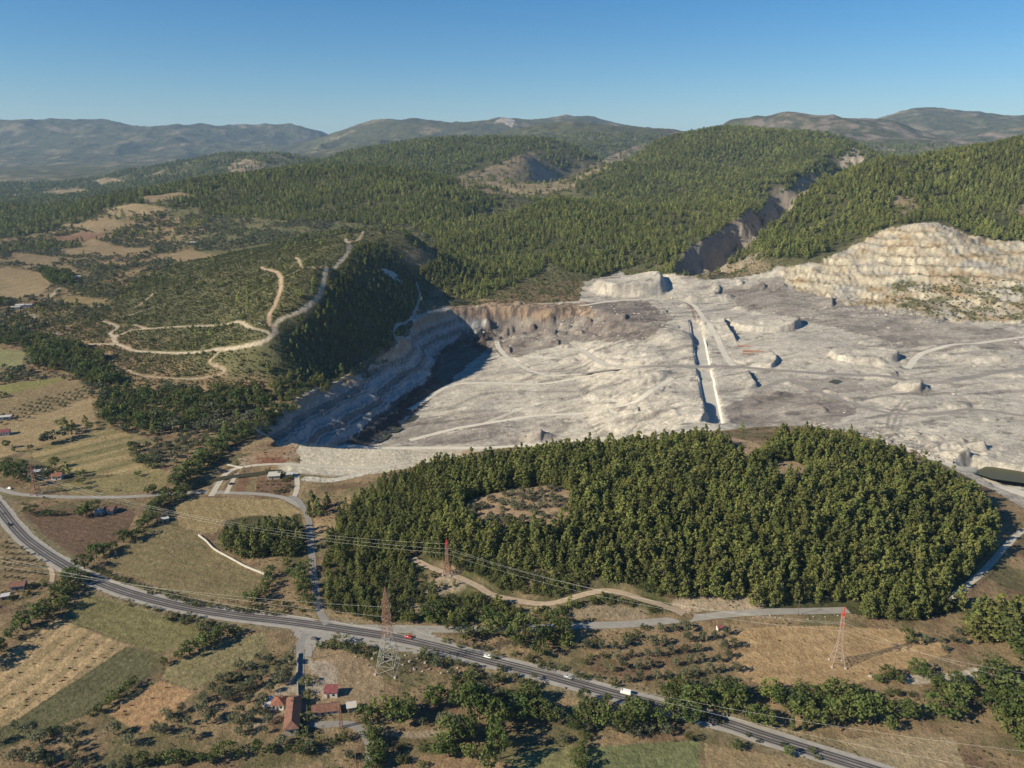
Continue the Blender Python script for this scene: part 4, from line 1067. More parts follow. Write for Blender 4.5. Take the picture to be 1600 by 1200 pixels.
# ------------------------------------------------------------------ built things
class MB:
    """collects shapes into one mesh"""
    def __init__(self): self.V = []; self.F = []
    def box(self, c, s, rz=0.0):
        x, y, z = c; a, b, h = s[0] / 2, s[1] / 2, s[2] / 2
        co, si = math.cos(rz), math.sin(rz); i = len(self.V)
        for dz in (-h, h):
            for dx, dy in ((-a, -b), (a, -b), (a, b), (-a, b)):
                self.V.append((x + dx * co - dy * si, y + dx * si + dy * co, z + dz))
        for f in ((0, 3, 2, 1), (4, 5, 6, 7), (0, 1, 5, 4), (1, 2, 6, 5), (2, 3, 7, 6), (3, 0, 4, 7)): self.F.append(tuple(i + k for k in f))
        return self
    def poly(self, pts):
        i = len(self.V); self.V += [tuple(p) for p in pts]; self.F.append(tuple(range(i, i + len(pts)))); return self
    def bar(self, p, q, w):
        p = Vector(p); q = Vector(q); d = (q - p)
        if d.length < 1e-6: return self
        u = d.cross(Vector((0, 0, 1)))
        if u.length < 1e-4: u = Vector((1, 0, 0))
        u.normalize(); v = d.cross(u).normalized(); i = len(self.V); w = w / 2
        for e in (p, q):
            for a, b in ((-w, -w), (w, -w), (w, w), (-w, w)): self.V.append(tuple(e + u * a + v * b))
        for f in ((0, 1, 5, 4), (1, 2, 6, 5), (2, 3, 7, 6), (3, 0, 4, 7), (0, 3, 2, 1), (4, 5, 6, 7)): self.F.append(tuple(i + k for k in f))
        return self
    def cyl(self, p, q, r, n=8, r2=None):
        p = Vector(p); q = Vector(q); d = q - p; u = d.orthogonal().normalized(); v = d.cross(u).normalized(); i = len(self.V)
        for e, rr in ((p, r), (q, r if r2 is None else r2)):
            for k in range(n):
                a = 6.28318 * k / n; self.V.append(tuple(e + u * rr * math.cos(a) + v * rr * math.sin(a)))
        for k in range(n): self.F.append((i + k, i + (k + 1) % n, i + n + (k + 1) % n, i + n + k))
        self.F.append(tuple(i + k for k in reversed(range(n)))); self.F.append(tuple(i + n + k for k in range(n)))
        return self
    def build(self, name, mat, parent=None):
        me = bpy.data.meshes.new(name); me.from_pydata(self.V, [], self.F); me.update()
        b = bmesh.new(); b.from_mesh(me); bmesh.ops.recalc_face_normals(b, faces=b.faces); b.to_mesh(me); b.free()
        me.materials.append(mat)
        return link(name, me, parent)

def empty(name, loc, rz, label, cat, group=None):
    o = bpy.data.objects.new(name, None); COL.objects.link(o)
    o.location = loc; o.rotation_euler = (0, 0, rz)
    return tag(o, label, cat, group)

m_white = flat_mat('whitewash', (.62, .60, .55), .9, .15, .8)
m_cream = flat_mat('cream_plaster', (.50, .44, .35), .9, .2, .8)
m_greyw = flat_mat('grey_render', (.33, .31, .29), .9, .2, .8)
m_glass = flat_mat('dark_window', (.03, .035, .04), .2, .2, 2, spec=.5)
m_door = flat_mat('brown_door', (.12, .075, .045), .7, .2, 2)
m_brick = flat_mat('chimney_brick', (.30, .16, .11), .9, .25, 3)
m_sheet = flat_mat('grey_roof_sheet', (.46, .44, .42), .6, .15, .6)
m_wood = flat_mat('weathered_pole_wood', (.16, .125, .09), .9, .3, 2)
m_steel = flat_mat('galvanised_steel', (.38, .36, .31), .6, .15, .5, metal=.0)
m_rust = flat_mat('red_oxide_steel', (.30, .17, .12), .8, .3, .6)
m_red = flat_mat('red_warning_paint', (.55, .07, .045), .6, .15, .6)
m_ins = flat_mat('insulator_glass', (.20, .22, .20), .3, .1, 3)
m_stone = flat_mat('stone_wall', (.33, .29, .235), .95, .35, 1.2)
m_conc = flat_mat('pale_concrete', (.46, .43, .37), .9, .2, .6)
m_bale = flat_mat('straw', (.24, .155, .085), 1, .3, 2)
m_rock = flat_mat('limestone', (.33, .295, .245), .95, .3, .7, rand=.15)

def tile_mat(name, col):
    m, nt, b = new_mat(name)
    tc = nt.nodes.new('ShaderNodeTexCoord')
    br = nt.nodes.new('ShaderNodeTexBrick'); br.inputs['Scale'].default_value = 2.2
    br.inputs['Color1'].default_value = (*[c * 1.15 for c in col], 1); br.inputs['Color2'].default_value = (*[c * .8 for c in col], 1); br.inputs['Mortar'].default_value = (*[c * .55 for c in col], 1)
    br.inputs['Mortar Size'].default_value = .03
    nt.links.new(tc.outputs['Object'], br.inputs['Vector'])
    no = nt.nodes.new('ShaderNodeTexNoise'); no.inputs['Scale'].default_value = .9; no.inputs['Detail'].default_value = 5
    nt.links.new(tc.outputs['Object'], no.inputs['Vector'])
    mr = nt.nodes.new('ShaderNodeMapRange'); mr.inputs['From Min'].default_value = .3; mr.inputs['From Max'].default_value = .7; mr.inputs['To Min'].default_value = .7; mr.inputs['To Max'].default_value = 1.25
    nt.links.new(no.outputs[0], mr.inputs['Value'])
    hs = nt.nodes.new('ShaderNodeHueSaturation'); nt.links.new(br.outputs[0], hs.inputs['Color']); nt.links.new(mr.outputs[0], hs.inputs['Value'])
    nt.links.new(hs.outputs[0], b.inputs['Base Color'])
    return m
m_tile = tile_mat('old_red_tiles', (.22, .115, .082))
m_tile2 = tile_mat('bright_red_tiles', (.29, .125, .08))
m_tile3 = tile_mat('crimson_roof', (.25, .085, .085))
m_tile4 = tile_mat('brown_tiles', (.16, .09, .07))

def house(P, rz, w, d, h, rise, roof, mw, mr, label, cat='house', name='house', hip=False, chimney=True, win=2, eave=.5, wall_ends=True):
    """w along local x (ridge), d along local y; roof: gable, hip, shed or flat"""
    root = empty(name, P, rz, label, cat)
    b = MB(); b.box((0, 0, h / 2 - .5), (w, d, h + 1))
    if roof == 'gable':
        for s in (-1, 1): b.poly([(s * w / 2, -d / 2, h), (s * w / 2, d / 2, h), (s * w / 2, 0, h + rise)])
    if roof == 'shed':
        for s in (-1, 1): b.poly([(s * w / 2, -d / 2, h), (s * w / 2, d / 2, h), (s * w / 2, d / 2, h + rise)])
        b.poly([(-w / 2, d / 2, h), (w / 2, d / 2, h), (w / 2, d / 2, h + rise), (-w / 2, d / 2, h + rise)])
    wall = b.build('wall', mw, root)
    r = MB(); W, D = w / 2 + eave, d / 2 + eave; t = .14
    drop = rise * eave / (d / 2) if roof in ('gable', 'hip') else rise * eave / d
    if roof == 'gable':
        for s in (-1, 1):
            top = [(-W, 0, h + rise + t), (W, 0, h + rise + t), (W, s * D, h - drop + t), (-W, s * D, h - drop + t)]
            r.poly(top); r.poly([(x, y, z - t * .9) for x, y, z in reversed(top)])
            r.poly([top[2], top[3], (top[3][0], top[3][1], top[3][2] - t * .9), (top[2][0], top[2][1], top[2][2] - t * .9)])
        for s in (-1, 1):
            r.poly([(s * W, 0, h + rise + t), (s * W, D, h - drop + t), (s * W, D, h - drop + .01), (s * W, 0, h + rise + .01), (s * W, -D, h - drop + .01), (s * W, -D, h - drop + t)])
    elif roof == 'hip':
        L = max(W - D, .01); z0 = h + .02; z1 = h + rise
        c = [(-W, -D, z0), (W, -D, z0), (W, D, z0), (-W, D, z0)]; a = (-L, 0, z1); e = (L, 0, z1)
        r.poly([c[0], c[1], e, a]); r.poly([c[2], c[3], a, e]); r.poly([c[1], c[2], e]); r.poly([c[3], c[0], a]); r.poly([c[3], c[2], c[1], c[0]])
    elif roof == 'shed':
        top = [(-W, -D, h - drop + t), (W, -D, h - drop + t), (W, D, h + rise + drop + t), (-W, D, h + rise + drop + t)]
        r.poly(top); r.poly([(x, y, z - t * .9) for x, y, z in reversed(top)])
        for k in range(4):
            p, q = top[k], top[(k + 1) % 4]; r.poly([p, (p[0], p[1], p[2] - t * .9), (q[0], q[1], q[2] - t * .9), q])
    else:
        r.box((0, 0, h + .12), (2 * W, 2 * D, .24))
    rf = r.build('roof', mr, root)
    if chimney: MB().box((w * .25, d * .12, h + rise + .35), (.6, .6, 1.5)).build('chimney', m_brick, rf)
    # doors and windows stand in the front (local -y) and side walls
    n = win
    for k in range(n + 1):
        x = -w / 2 + w * (k + .75) / (n + 1.5)
        if k == n // 2:
            MB().box((x, -d / 2 - .03, 1.0), (1.0, .12, 2.0)).build('door', m_door, root)
        else:
            wn = MB().box((x, -d / 2 - .02, h * .55), (1.1, .10, 1.1)).build('window', m_white if mw is not m_white else m_door, root)
            MB().box((x, -d / 2 - .08, h * .55), (.9, .04, .9)).build('pane', m_glass, wn)
    if wall_ends:
        for s in (-1, 1):
            wn = MB().box((s * (w / 2 + .02), 0, h * .55), (.10, 1.0, 1.1)).build('window', m_door, root)
            MB().box((s * (w / 2 + .08), 0, h * .55), (.04, .8, .9)).build('pane', m_glass, wn)
    return root

def ends(pa, pb):
    a = ground(*pa); b = ground(*pb); c = (a + b) / 2; d = b - a
    c.z = float(gz(c.x, c.y))
    return c, math.atan2(d.y, d.x), math.hypot(d.x, d.y)

# village below the junction
P, rz, L = ends((427, 1103), (446, 1103)); house(P, rz, L, 6.2, 2.9, 1.7, 'hip', m_white, m_tile2, 'small white house with a pyramid red tile roof left of the village road', win=2)
c, s = math.cos(rz), math.sin(rz)
Q = P + Vector((-c * (L / 2 + 2.0), -s * (L / 2 + 2.0), 0)); house(Q, rz, 3.0, 5.6, 2.2, .7, 'shed', m_cream, m_sheet, 'pale sheet roofed lean-to against the small white house', 'shed', 'shed', chimney=False, win=1, wall_ends=False)
P, rz, L = ends((456, 1150), (461, 1098)); house(P, rz, L, 6.2, 3.6, 1.9, 'hip', m_cream, m_tile, 'long building with a faded red hip roof beside the village road', 'building', 'long_building', win=5)
P, rz, L = ends((508, 1086), (528, 1085)); house(P, rz, L, 4.6, 2.7, 1.1, 'shed', m_white, m_tile3, 'white shed with a crimson mono-pitch roof on the bare yard', 'shed', 'shed', chimney=False, win=1, eave=.3)
P, rz, L = ends((489, 1115), (530, 1110)); house(P, rz, L, 5.4, 2.6, 1.6, 'gable', m_cream, m_tile, 'red tiled house half hidden by a tree above the village road', win=3)
P, rz, L = ends((543, 1110), (556, 1108)); house(P, rz, L, 3.8, 2.6, .1, 'flat', m_greyw, m_conc, 'flat roofed concrete hut right of the red tiled house', 'hut', 'hut', chimney=False, win=1)
# farms on the left
P, rz, L = ends((18, 920), (41, 918)); house(P, rz, L, 6.0, 3.0, 1.4, 'gable', m_greyw, m_tile, 'red roofed house among trees left of the highway', win=2)
P, rz, L = ends((3, 936), (15, 934)); house(P, rz, L, 3.5, 2.2, .1, 'flat', m_greyw, m_sheet, 'small grey hut below the red roofed house', 'hut', 'hut', chimney=False, win=1)
P, rz, L = ends((83, 748), (98, 747)); house(P, rz, L, 6.5, 3.2, 1.9, 'gable', m_white, m_tile2, 'white farmhouse with an orange red roof in the left farmyard', win=2)
P, rz, L = ends((50, 741), (72, 739)); house(P, rz, L, 5.0, 2.6, .1, 'flat', m_greyw, m_sheet, 'long low grey barn left of the white farmhouse', 'barn', 'barn', chimney=False, win=3)
P, rz, L = ends((150, 803), (163, 803)); house(P, rz, L, 5.0, 2.6, .1, 'flat', m_greyw, m_sheet, 'grey flat roofed cottage above the brown field', 'cottage', 'cottage', chimney=False, win=2)
P, rz, L = ends((166, 800), (180, 800)); house(P, rz, L, 7.0, 2.8, 1.5, 'gable', m_greyw, m_tile4, 'dark brown roofed barn beside the grey cottage', 'barn', 'barn', chimney=False, win=1)
P, rz, L = ends((254, 815), (263, 813)); house(P, rz, L, 3.6, 2.3, .1, 'flat', m_conc, m_sheet, 'tiny white pump hut at the corner of the pale field', 'hut', 'hut', chimney=False, win=1)
P, rz, L = ends((-4, 680), (16, 678)); house(P, rz, L, 7, 3.4, 1.7, 'gable', m_white, m_tile3, 'white house with a dark red roof at the left edge of the tan field', win=3)
P, rz, L = ends((-2, 656), (18, 654)); house(P, rz, L, 6, 3, .1, 'flat', m_white, m_sheet, 'white flat roofed house behind a dark hedge at the left edge', win=2, chimney=False)
P, rz, L = ends((420, 746), (438, 745)); house(P, rz, L, 9.0, 2.7, .1, 'flat', m_cream, m_conc, 'wide pale roofed farm shed above the garden rows', 'shed', 'shed', chimney=False, win=3)
P, rz, L = ends((449, 744), (458, 744)); house(P, rz, L, 5.0, 2.4, .1, 'flat', m_greyw, m_sheet, 'small grey shed beside the wide pale roofed shed', 'shed', 'shed', chimney=False, win=1)
P, rz, L = ends((1120, 985), (1128, 984)); house(P, rz, L, 2.4, 2.1, .9, 'gable', m_white, m_tile3, 'tiny white hut with a red roof above the olive rows', 'hut', 'hut', chimney=False, win=1, eave=.2, wall_ends=False)
for px, py, w, d, mw, mr, rf, lab in ((56, 476, 16, 9, m_cream, m_tile2, 'gable', 'red roofed house in the hamlet on the far left road'), (44, 479, 13, 8, m_white, m_sheet, 'flat', 'white flat house in the middle of the far left hamlet'), (32, 480, 12, 8, m_greyw, m_sheet, 'gable', 'grey roofed house of the far left hamlet'), (24, 483, 14, 8, m_white, m_conc, 'flat', 'long white shed at the left end of the far hamlet'),
                                      (120, 435, 14, 9, m_white, m_sheet, 'gable', 'white house under the trees of the far left valley'), (109, 441, 10, 7, m_white, m_conc, 'flat', 'small white hut below the far valley house'), (301, 381, 26, 12, m_white, m_sheet, 'gable', 'white farm building behind the near left hill'), (186, 408, 14, 9, m_cream, m_tile, 'gable', 'pinkish house in the olive groves of the far valley')):
    P = ground(px, py); house(P, R(20), w, d, 3.6, 1.8 if rf == 'gable' else .1, rf, mw, mr, lab, win=2, chimney=False)

# walls
def wall_line(name, pts, h, w, mat, label, step=3.0):
    L = smooth_line(wpts(pts), step); z = gz(L[:, 0], L[:, 1]); b = MB()
    t = np.gradient(L, axis=0); t /= np.linalg.norm(t, axis=1)[:, None]; nr = np.column_stack([t[:, 1], -t[:, 0]]) * w / 2
    n = len(L)
    for i in range(n):
        for s, hh_ in ((-1, -.6), (-1, h), (1, h), (1, -.6)): b.V.append((L[i, 0] + s * nr[i, 0], L[i, 1] + s * nr[i, 1], z[i] + hh_ + (.06 * math.sin(i * 2.1) if hh_ > 0 else 0)))
    for i in range(n - 1):
        for k in range(3): b.F.append((4 * i + k, 4 * i + k + 1, 4 * i + 5 + k, 4 * i + 4 + k))
    b.F.append((0, 1, 2, 3)); b.F.append((4 * n - 1, 4 * n - 2, 4 * n - 3, 4 * n - 4))
    return tag(b.build(name, mat), label, 'wall')
wall_line('boundary_wall', [(310, 837), (322, 846), (335, 859), (360, 873), (386, 887), (414, 898)], 1.2, .6, m_conc, 'long low pale wall curving along the upper right of the green field')
wall_line('garden_wall', [(466, 1022), (465, 1048), (463, 1058), (452, 1070)], 1.4, .6, m_stone, 'low stone wall left of the upper village road')
wall_line('garden_wall', [(465, 1070), (466, 1090), (469, 1100)], 1.8, .5, m_stone, 'dark stone wall between the long building and the road')
wall_line('garden_wall', [(355, 727), (380, 731)], 1.0, .8, m_conc, 'short pale wall at the stream crossing') 

# vehicles
def car_meshes(col, kind):
    m, nt, b = new_mat('car_paint'); b.inputs['Base Color'].default_value = (*col, 1); b.inputs['Roughness'].default_value = .3; b.inputs['Specular IOR Level'].default_value = .5; b.inputs['Coat Weight'].default_value = .5
    no = nt.nodes.new('ShaderNodeTexNoise'); no.inputs['Scale'].default_value = 3
    mr = nt.nodes.new('ShaderNodeMapRange'); mr.inputs['To Min'].default_value = .25; mr.inputs['To Max'].default_value = .45
    nt.links.new(no.outputs[0], mr.inputs['Value']); nt.links.new(mr.outputs[0], b.inputs['Roughness'])
    return m
def loft(secs, mat, name, parent):
    """closed body lofted through cross sections along x: (x, half width bottom, half width top, z0, z1)"""
    b = MB()
    for x, w0, w1, z0, z1 in secs:
        b.V += [(x, -w0, z0), (x, -w0 * 1.03, (z0 * .5 + z1 * .5)), (x, -w1, z1), (x, w1, z1), (x, w0 * 1.03, (z0 * .5 + z1 * .5)), (x, w0, z0)]
    for i in range(len(secs) - 1):
        for k in range(6): b.F.append((6 * i + k, 6 * i + (k + 1) % 6, 6 * i + 6 + (k + 1) % 6, 6 * i + 6 + k))
    b.F.append((0, 1, 2, 3, 4, 5)); n = 6 * (len(secs) - 1); b.F.append((n + 5, n + 4, n + 3, n + 2, n + 1, n))
    return b.build(name, mat, parent)
m_tyre = flat_mat('tyre_rubber', (.02, .02, .02), .9, .2, 3); m_rim = flat_mat('wheel_rim', (.4, .4, .4), .4, .1, 3); m_lamp = flat_mat('headlamp_glass', (.75, .75, .7), .2, .1, 3, spec=.5)
def car(P, rz, col, label, kind='car', cat='car'):
    name = {'car': 'parked_car', 'van': 'van', 'truck': 'dump_truck'}[kind]
    if kind == 'car' and 'driving' in label: name = 'driving_car'
    root = empty(name, P, rz, label, cat); mp = car_meshes(col, kind)
    if kind == 'car':
        loft([(-2.1, .75, .70, .45, .85), (-2.0, .84, .78, .35, .95), (-.6, .88, .82, .32, 1.0), (.9, .88, .80, .32, .95), (1.9, .82, .72, .35, .80), (2.1, .72, .62, .42, .70)], mp, 'body', root)
        loft([(-1.75, .74, .66, .94, 1.0), (-1.2, .76, .62, .96, 1.38), (.1, .76, .62, .98, 1.43), (1.05, .74, .66, .93, .98)], m_glass, 'window', root)
        loft([(-1.25, .60, .54, 1.36, 1.43), (.15, .62, .56, 1.40, 1.47)], mp, 'roof', root); wx = 1.3
    elif kind == 'van':
        loft([(-2.5, .92, .86, .45, 2.0), (-2.4, .96, .90, .38, 2.1), (1.2, .96, .90, .38, 2.1), (1.9, .95, .84, .38, 1.35), (2.5, .90, .80, .45, 1.05)], mp, 'body', root)
        loft([(1.25, .80, .74, 1.30, 2.02), (1.95, .80, .72, 1.24, 1.42)], m_glass, 'window', root); wx = 1.6
    else:
        loft([(1.6, 1.2, 1.15, .9, 2.9), (3.3, 1.2, 1.05, .9, 2.7)], mp, 'body', root)
        loft([(3.25, 1.0, .95, 1.9, 2.6), (3.38, 1.0, .9, 1.9, 2.55)], m_glass, 'window', root)
        loft([(-3.4, 1.2, 1.35, 1.2, 2.5), (1.4, 1.2, 1.35, 1.1, 2.7)], flat_mat('tipper_steel', (.45, .36, .2), .7, .2, 1), 'tipper', root); wx = 2.4
    for sx in (-1, 1):
        for sy in (-1, 1):
            y = sy * (.80 if kind != 'truck' else 1.1); rr = .33 if kind == 'car' else .38 if kind == 'van' else .6
            wh = MB().cyl((sx * wx, y - .11, rr), (sx * wx, y + .11, rr), rr, 12).build('wheel', m_tyre, root)
            MB().cyl((sx * wx, y - .12 * (sy < 0) + .0, rr), (sx * wx, y + .13 * sy, rr), rr * .55, 10).build('rim', m_rim, wh)
    for sy in (-1, 1):
        xf = {'car': 2.06, 'van': 2.46, 'truck': 3.31}[kind]
        MB().box((xf, sy * .55, .66 if kind == 'car' else .8), (.14, .3, .16)).build('headlight', m_lamp, root)
    return root
def on_road(px, py, key='highway', side=0.0, flip=False):
    L = ROADS[key]; x, y = RAY.hit(px, py); i = int(np.argmin(np.hypot(L[:, 0] - x, L[:, 1] - y))); i = min(max(i, 1), len(L) - 2)
    d = L[i + 1, :2] - L[i - 1, :2]; d /= np.linalg.norm(d)
    p = Vector((L[i, 0] + d[1] * side, L[i, 1] - d[0] * side, L[i, 2] + .12))
    return p, math.atan2(d[1], d[0]) + (math.pi if flip else 0)
car(*on_road(642, 1001, side=-2.0, flip=True), (.42, .015, .02), 'bright red car driving on the highway past the big pylon')
car(*on_road(770, 1030, side=-2.0, flip=True), (.75, .74, .70), 'white car driving on the highway below the thicket')
car(*on_road(884, 1059, side=-2.0, flip=True), (.36, .37, .38), 'silver car driving on the highway above the rocky olive slope')
car(*on_road(970, 1085, side=-2.0, flip=True), (.80, .79, .75), 'white van driving on the lower right highway', 'van', 'van')
car(*on_road(24, 820, side=2.0), (.025, .025, .03), 'black car driving on the highway at the left edge')
P = ground(15, 764); car(P, R(165), (.78, .77, .73), 'white car parked where the farm road meets the highway')
P = ground(362, 757); P.z += .12; car(P, R(30), (.03, .032, .04), 'dark car parked on the pale track in the stream field')
P = ground(414, 505); car(P, R(10), (.05, .055, .07), 'dark car parked at the hilltop dirt road junction')
P = ground(407, 506); car(P, R(-15), (.35, .36, .38), 'grey car parked beside the dark one on the hilltop')
P = ground(491, 999); car(P, R(160), (.09, .085, .08), 'dark car standing on the junction apron in tree shade')
P = ground(1047, 467); car(P, R(-30), (.70, .69, .64), 'white dump truck on the haul road above the drainage channel', 'truck', 'truck')

# lattice pylons
def lattice(b, z0, z1, a0, a1, n, w, wb):
    prev = None
    for i in range(n + 1):
        t = i / n; z = z0 + (z1 - z0) * t; a = a0 + (a1 - a0) * t
        c = [(-a, -a, z), (a, -a, z), (a, a, z), (-a, a, z)]
        if prev:
            for k in range(4):
                b.bar(prev[k], c[k], w); b.bar(prev[k], c[(k + 1) % 4], wb); b.bar(prev[(k + 1) % 4], c[k], wb)
                b.bar(c[k], c[(k + 1) % 4], wb)
        prev = c
def pylon(P, rz, h, base, label, m_low, m_high, m_top, arms, armlen, body=.085, th=1.0, waist=.42):
    root = empty('lattice_pylon', P, rz, label, 'pylon')
    zw = h * waist; wt = h * body * .5
    b = MB(); lattice(b, 0, zw, base / 2, wt, 4, .34 * th, .17 * th); b.build('tower_legs', m_low, root)
    b = MB(); lattice(b, zw, h * .84, wt, wt * .55, 8, .24 * th, .13 * th); b.build('tower_body', m_high, root)
    b = MB(); lattice(b, h * .84, h, wt * .55, .12, 4, .2 * th, .13 * th); b.build('tower_peak', m_top, root)
    pts = []
    for za in arms:
        for s in (-1, 1):
            q = MB(); z = h * za; e = (0, s * armlen, z)
            for dx in (-wt * .5, wt * .5):
                q.bar((dx, s * wt * .6, z + .9), e, .17 * th); q.bar((dx, s * wt * .6, z - .9), e, .17 * th)
                for k in (1, 2, 3): q.bar((dx * (1 - k / 4), s * (wt * .6 + (armlen - wt * .6) * k / 4), z + .9 * (1 - k / 4)), (dx * (1 - k / 4), s * (wt * .6 + (armlen - wt * .6) * (k + .5) / 4), z - .9 * (1 - (k + .5) / 4)), .1 * th)
            arm = q.build('cross_arm', m_top if m_top is m_red else m_high, root)
            ins = MB()
            for k in range(5): ins.cyl((0, s * armlen, z - .3 - k * .4), (0, s * armlen, z - .5 - k * .4), .2, 6)
            ins.cyl((0, s * armlen, z), (0, s * armlen, z - 2.4), .05, 5)
            ins.build('insulator', m_ins, arm)
            c, sn = math.cos(rz), math.sin(rz)
            pts.append(Vector((P.x - sn * s * armlen, P.y + c * s * armlen, P.z + z - 2.4)))
    for sx in (-1, 1):
        for sy in (-1, 1): MB().box((sx * base / 2, sy * base / 2, .15), (.9, .9, 1.1)).build('footing', m_conc, root)
    return pts
PB = ground(608, 1047); PB_pts = pylon(PB, R(-14), 47, 10.5, 'tall grey lattice pylon beside the highway with a rusty brown top', m_steel, m_rust, m_rust, (.62, .74, .86), 5.5, th=.72)
PF = ground(1308, 1038); PF_pts = pylon(PF, R(-8), 33, 6.5, 'slim pale lattice pylon with a red tip standing in the tan field', flat_mat('pale_pink_steel', (.36, .28, .22), .6, .15, .5), flat_mat('pale_pink_steel', (.36, .27, .21), .6, .15, .5), m_red, (.72, .86), 3.0, .07, .5, .35)
PR = ground(699, 897); PR_pts = pylon(PR, R(-10), 23, 4.5, 'lattice pylon with bright red cross arms beside the dirt track', m_rust, m_rust, m_red, (.78, .9), 3.2, .08, .8, .4)
PL = ground(56, 772); PL_pts = pylon(PL, R(-14), 25, 6, 'brown lattice pylon beside the farm road at the far left', m_rust, m_rust, m_rust, (.68, .8, .92), 3.4, .09, .8, .4)

def wire(a, b, sag, label, r=.027):
    n = 28; P = []
    for i in range(n + 1):
        t = i / n; p = a.lerp(b, t); p.z -= sag * 4 * t * (1 - t); P.append(p)
    m = MB()
    for i in range(n + 1):
        for k in range(4):
            an = 1.5708 * k; m.V.append((P[i].x, P[i].y + r * math.cos(an), P[i].z + r * math.sin(an)))
    for i in range(n):
        for k in range(4): m.F.append((4 * i + k, 4 * i + (k + 1) % 4, 4 * i + 4 + (k + 1) % 4, 4 * i + 4 + k))
    tag(m.build('power_line_wire', m_wire), label, 'wire', 'power line wires')
m_wire = flat_mat('aluminium_wire', (.66, .64, .58), .45, .1, .3)
def off(px, py, z):
    p = at_z(px, py, z); return Vector((p[0], p[1], z))
for i, (a, b) in enumerate(((0, 0), (2, 2), (1, 3))):
    w_ = ('lower far', 'middle', 'near')[i]
    wire(PL_pts[a + (0 if i < 2 else 0)], PR_pts[min(b, 3)], 9 + i, 'one of the upper wires between the left brown pylon and the red armed pylon')
for i in range(3):
    a = off(-420 + 15 * i, 748 + 26 * i, 34); wire(a, PB_pts[(0, 1, 3)[i]], 11, 'one of the lower wires coming from the left to the tall grey pylon')
for i in range(3):
    wire(PR_pts[i], PF_pts[i], 8, 'one of the wires from the red armed pylon to the slim field pylon')
for i in range(2):
    wire(PF_pts[i * 2], off(2000, 1075 + 50 * i, 28), 10, 'one of the wires leaving the slim field pylon to the right')
for i in range(2):
    wire(PB_pts[i * 2], off(2050, 1215 + 60 * i, 34), 12, 'one of the wires leaving the tall grey pylon to the right')

# poles
def pole(px, py, h, label, arm=True, mat=None):
    P = ground(px, py); root = empty('utility_pole', P, R(gt.uniform(-20, 20)), label, 'pole')
    MB().cyl((0, 0, -.5), (0, 0, h), .17, 7, .11).build('post', mat or m_wood, root)
    if arm:
        a = MB().box((0, 0, h - .5), (1.8, .12, .14)).build('cross_arm', mat or m_wood, root)
        for x in (-.8, 0, .8): MB().cyl((x, 0, h - .42), (x, 0, h - .15), .06, 6).build('insulator', m_ins, a)
for px, py, h, lab, arm in ((191, 771, 10, 'wooden pole on the upper side of the farm road', True), (109, 729, 9, 'wooden pole in the striped fields', True), (51, 718, 8, 'wooden pole at the left end of the striped fields', True), (231, 773, 7, 'short pole beside the tree on the farm road', True), (481, 1131, 9, 'pale pole at the village road bend', False), (507, 1163, 10, 'slim pole on the slope below the village road', True),
                            (1247, 960, 9, 'wooden pole beside the side road', True), (489, 1030, 9, 'pole at the top of the village road', True), (491, 890, 8, 'pole beside the shaded lane', True), (300, 772, 7, 'pole by the stream on the farm road', True), (556, 1192, 8, 'white post at the bottom of the village bank', False)):
    pole(px, py, h, lab, arm)
P = ground(533, 1137); root = empty('lattice_mast', P, 0, 'small rusty lattice mast beside the village road', 'mast')
b = MB(); lattice(b, 0, 13, .7, .25, 7, .14, .08); b.build('mast_frame', m_rust, root); MB().box((0, 0, 12.6), (2.2, .14, .16)).build('cross_arm', m_rust, root)

# hay bales on the stubble
def bale_mesh():
    me = bpy.data.meshes.new('hay_bale'); bm = bmesh.new()
    bmesh.ops.create_cube(bm, size=1.0); bmesh.ops.scale(bm, vec=(2.1, 1.1, .95), verts=bm.verts)
    bmesh.ops.bevel(bm, geom=list(bm.edges), offset=.10, segments=2, affect='EDGES'); bmesh.ops.subdivide_edges(bm, edges=[e for e in bm.edges if e.calc_length() > .5], cuts=3, use_grid_fill=True)
    for v in bm.verts: v.co += Vector((gt.normal() * .03, gt.normal() * .03, gt.normal() * .03))
    bm.to_mesh(me); bm.free(); me.materials.append(m_bale); return me
bme = bale_mesh(); bo = None
for zx, zy in ((233, 548), (318, 593), (282, 633), (383, 600), (378, 635), (443, 630), (515, 648), (360, 660), (345, 692), (430, 695), (478, 690), (152, 720), (230, 750), (345, 748), (405, 735), (45, 785), (300, 783), (288, 797), (150, 815), (247, 815), (55, 860), (105, 850), (203, 857), (122, 885), (120, 912), (15, 925), (320, 740), (190, 600), (90, 760), (60, 700), (255, 700), (165, 860)):
    P = ground(zx / 2.963, 795 + zy / 2.963)
    o = link('hay_bale', bme) if bo is None else bo.copy()
    if bo is not None: COL.objects.link(o)
    bo = bo or o
    o.scale = (.55, .55, .6)
    o.location = P + Vector((0, 0, .45)); o.rotation_euler = (0, 0, R(25 + gt.uniform(-25, 25)))
    tag(o, 'small dark hay bale lying on the striped stubble field', 'hay bale', 'hay bales on the stubble field')
for zx, zy in ((770, 830), (575, 940), (605, 912), (700, 880)):
    o = bo.copy(); COL.objects.link(o); o.location = ground(zx / 2.963, 795 + zy / 2.963) + Vector((0, 0, .45)); o.rotation_euler = (0, 0, R(gt.uniform(0, 90)))
    tag(o, 'small hay bale lying on the orange stubble field', 'hay bale', 'hay bales on the orange field')
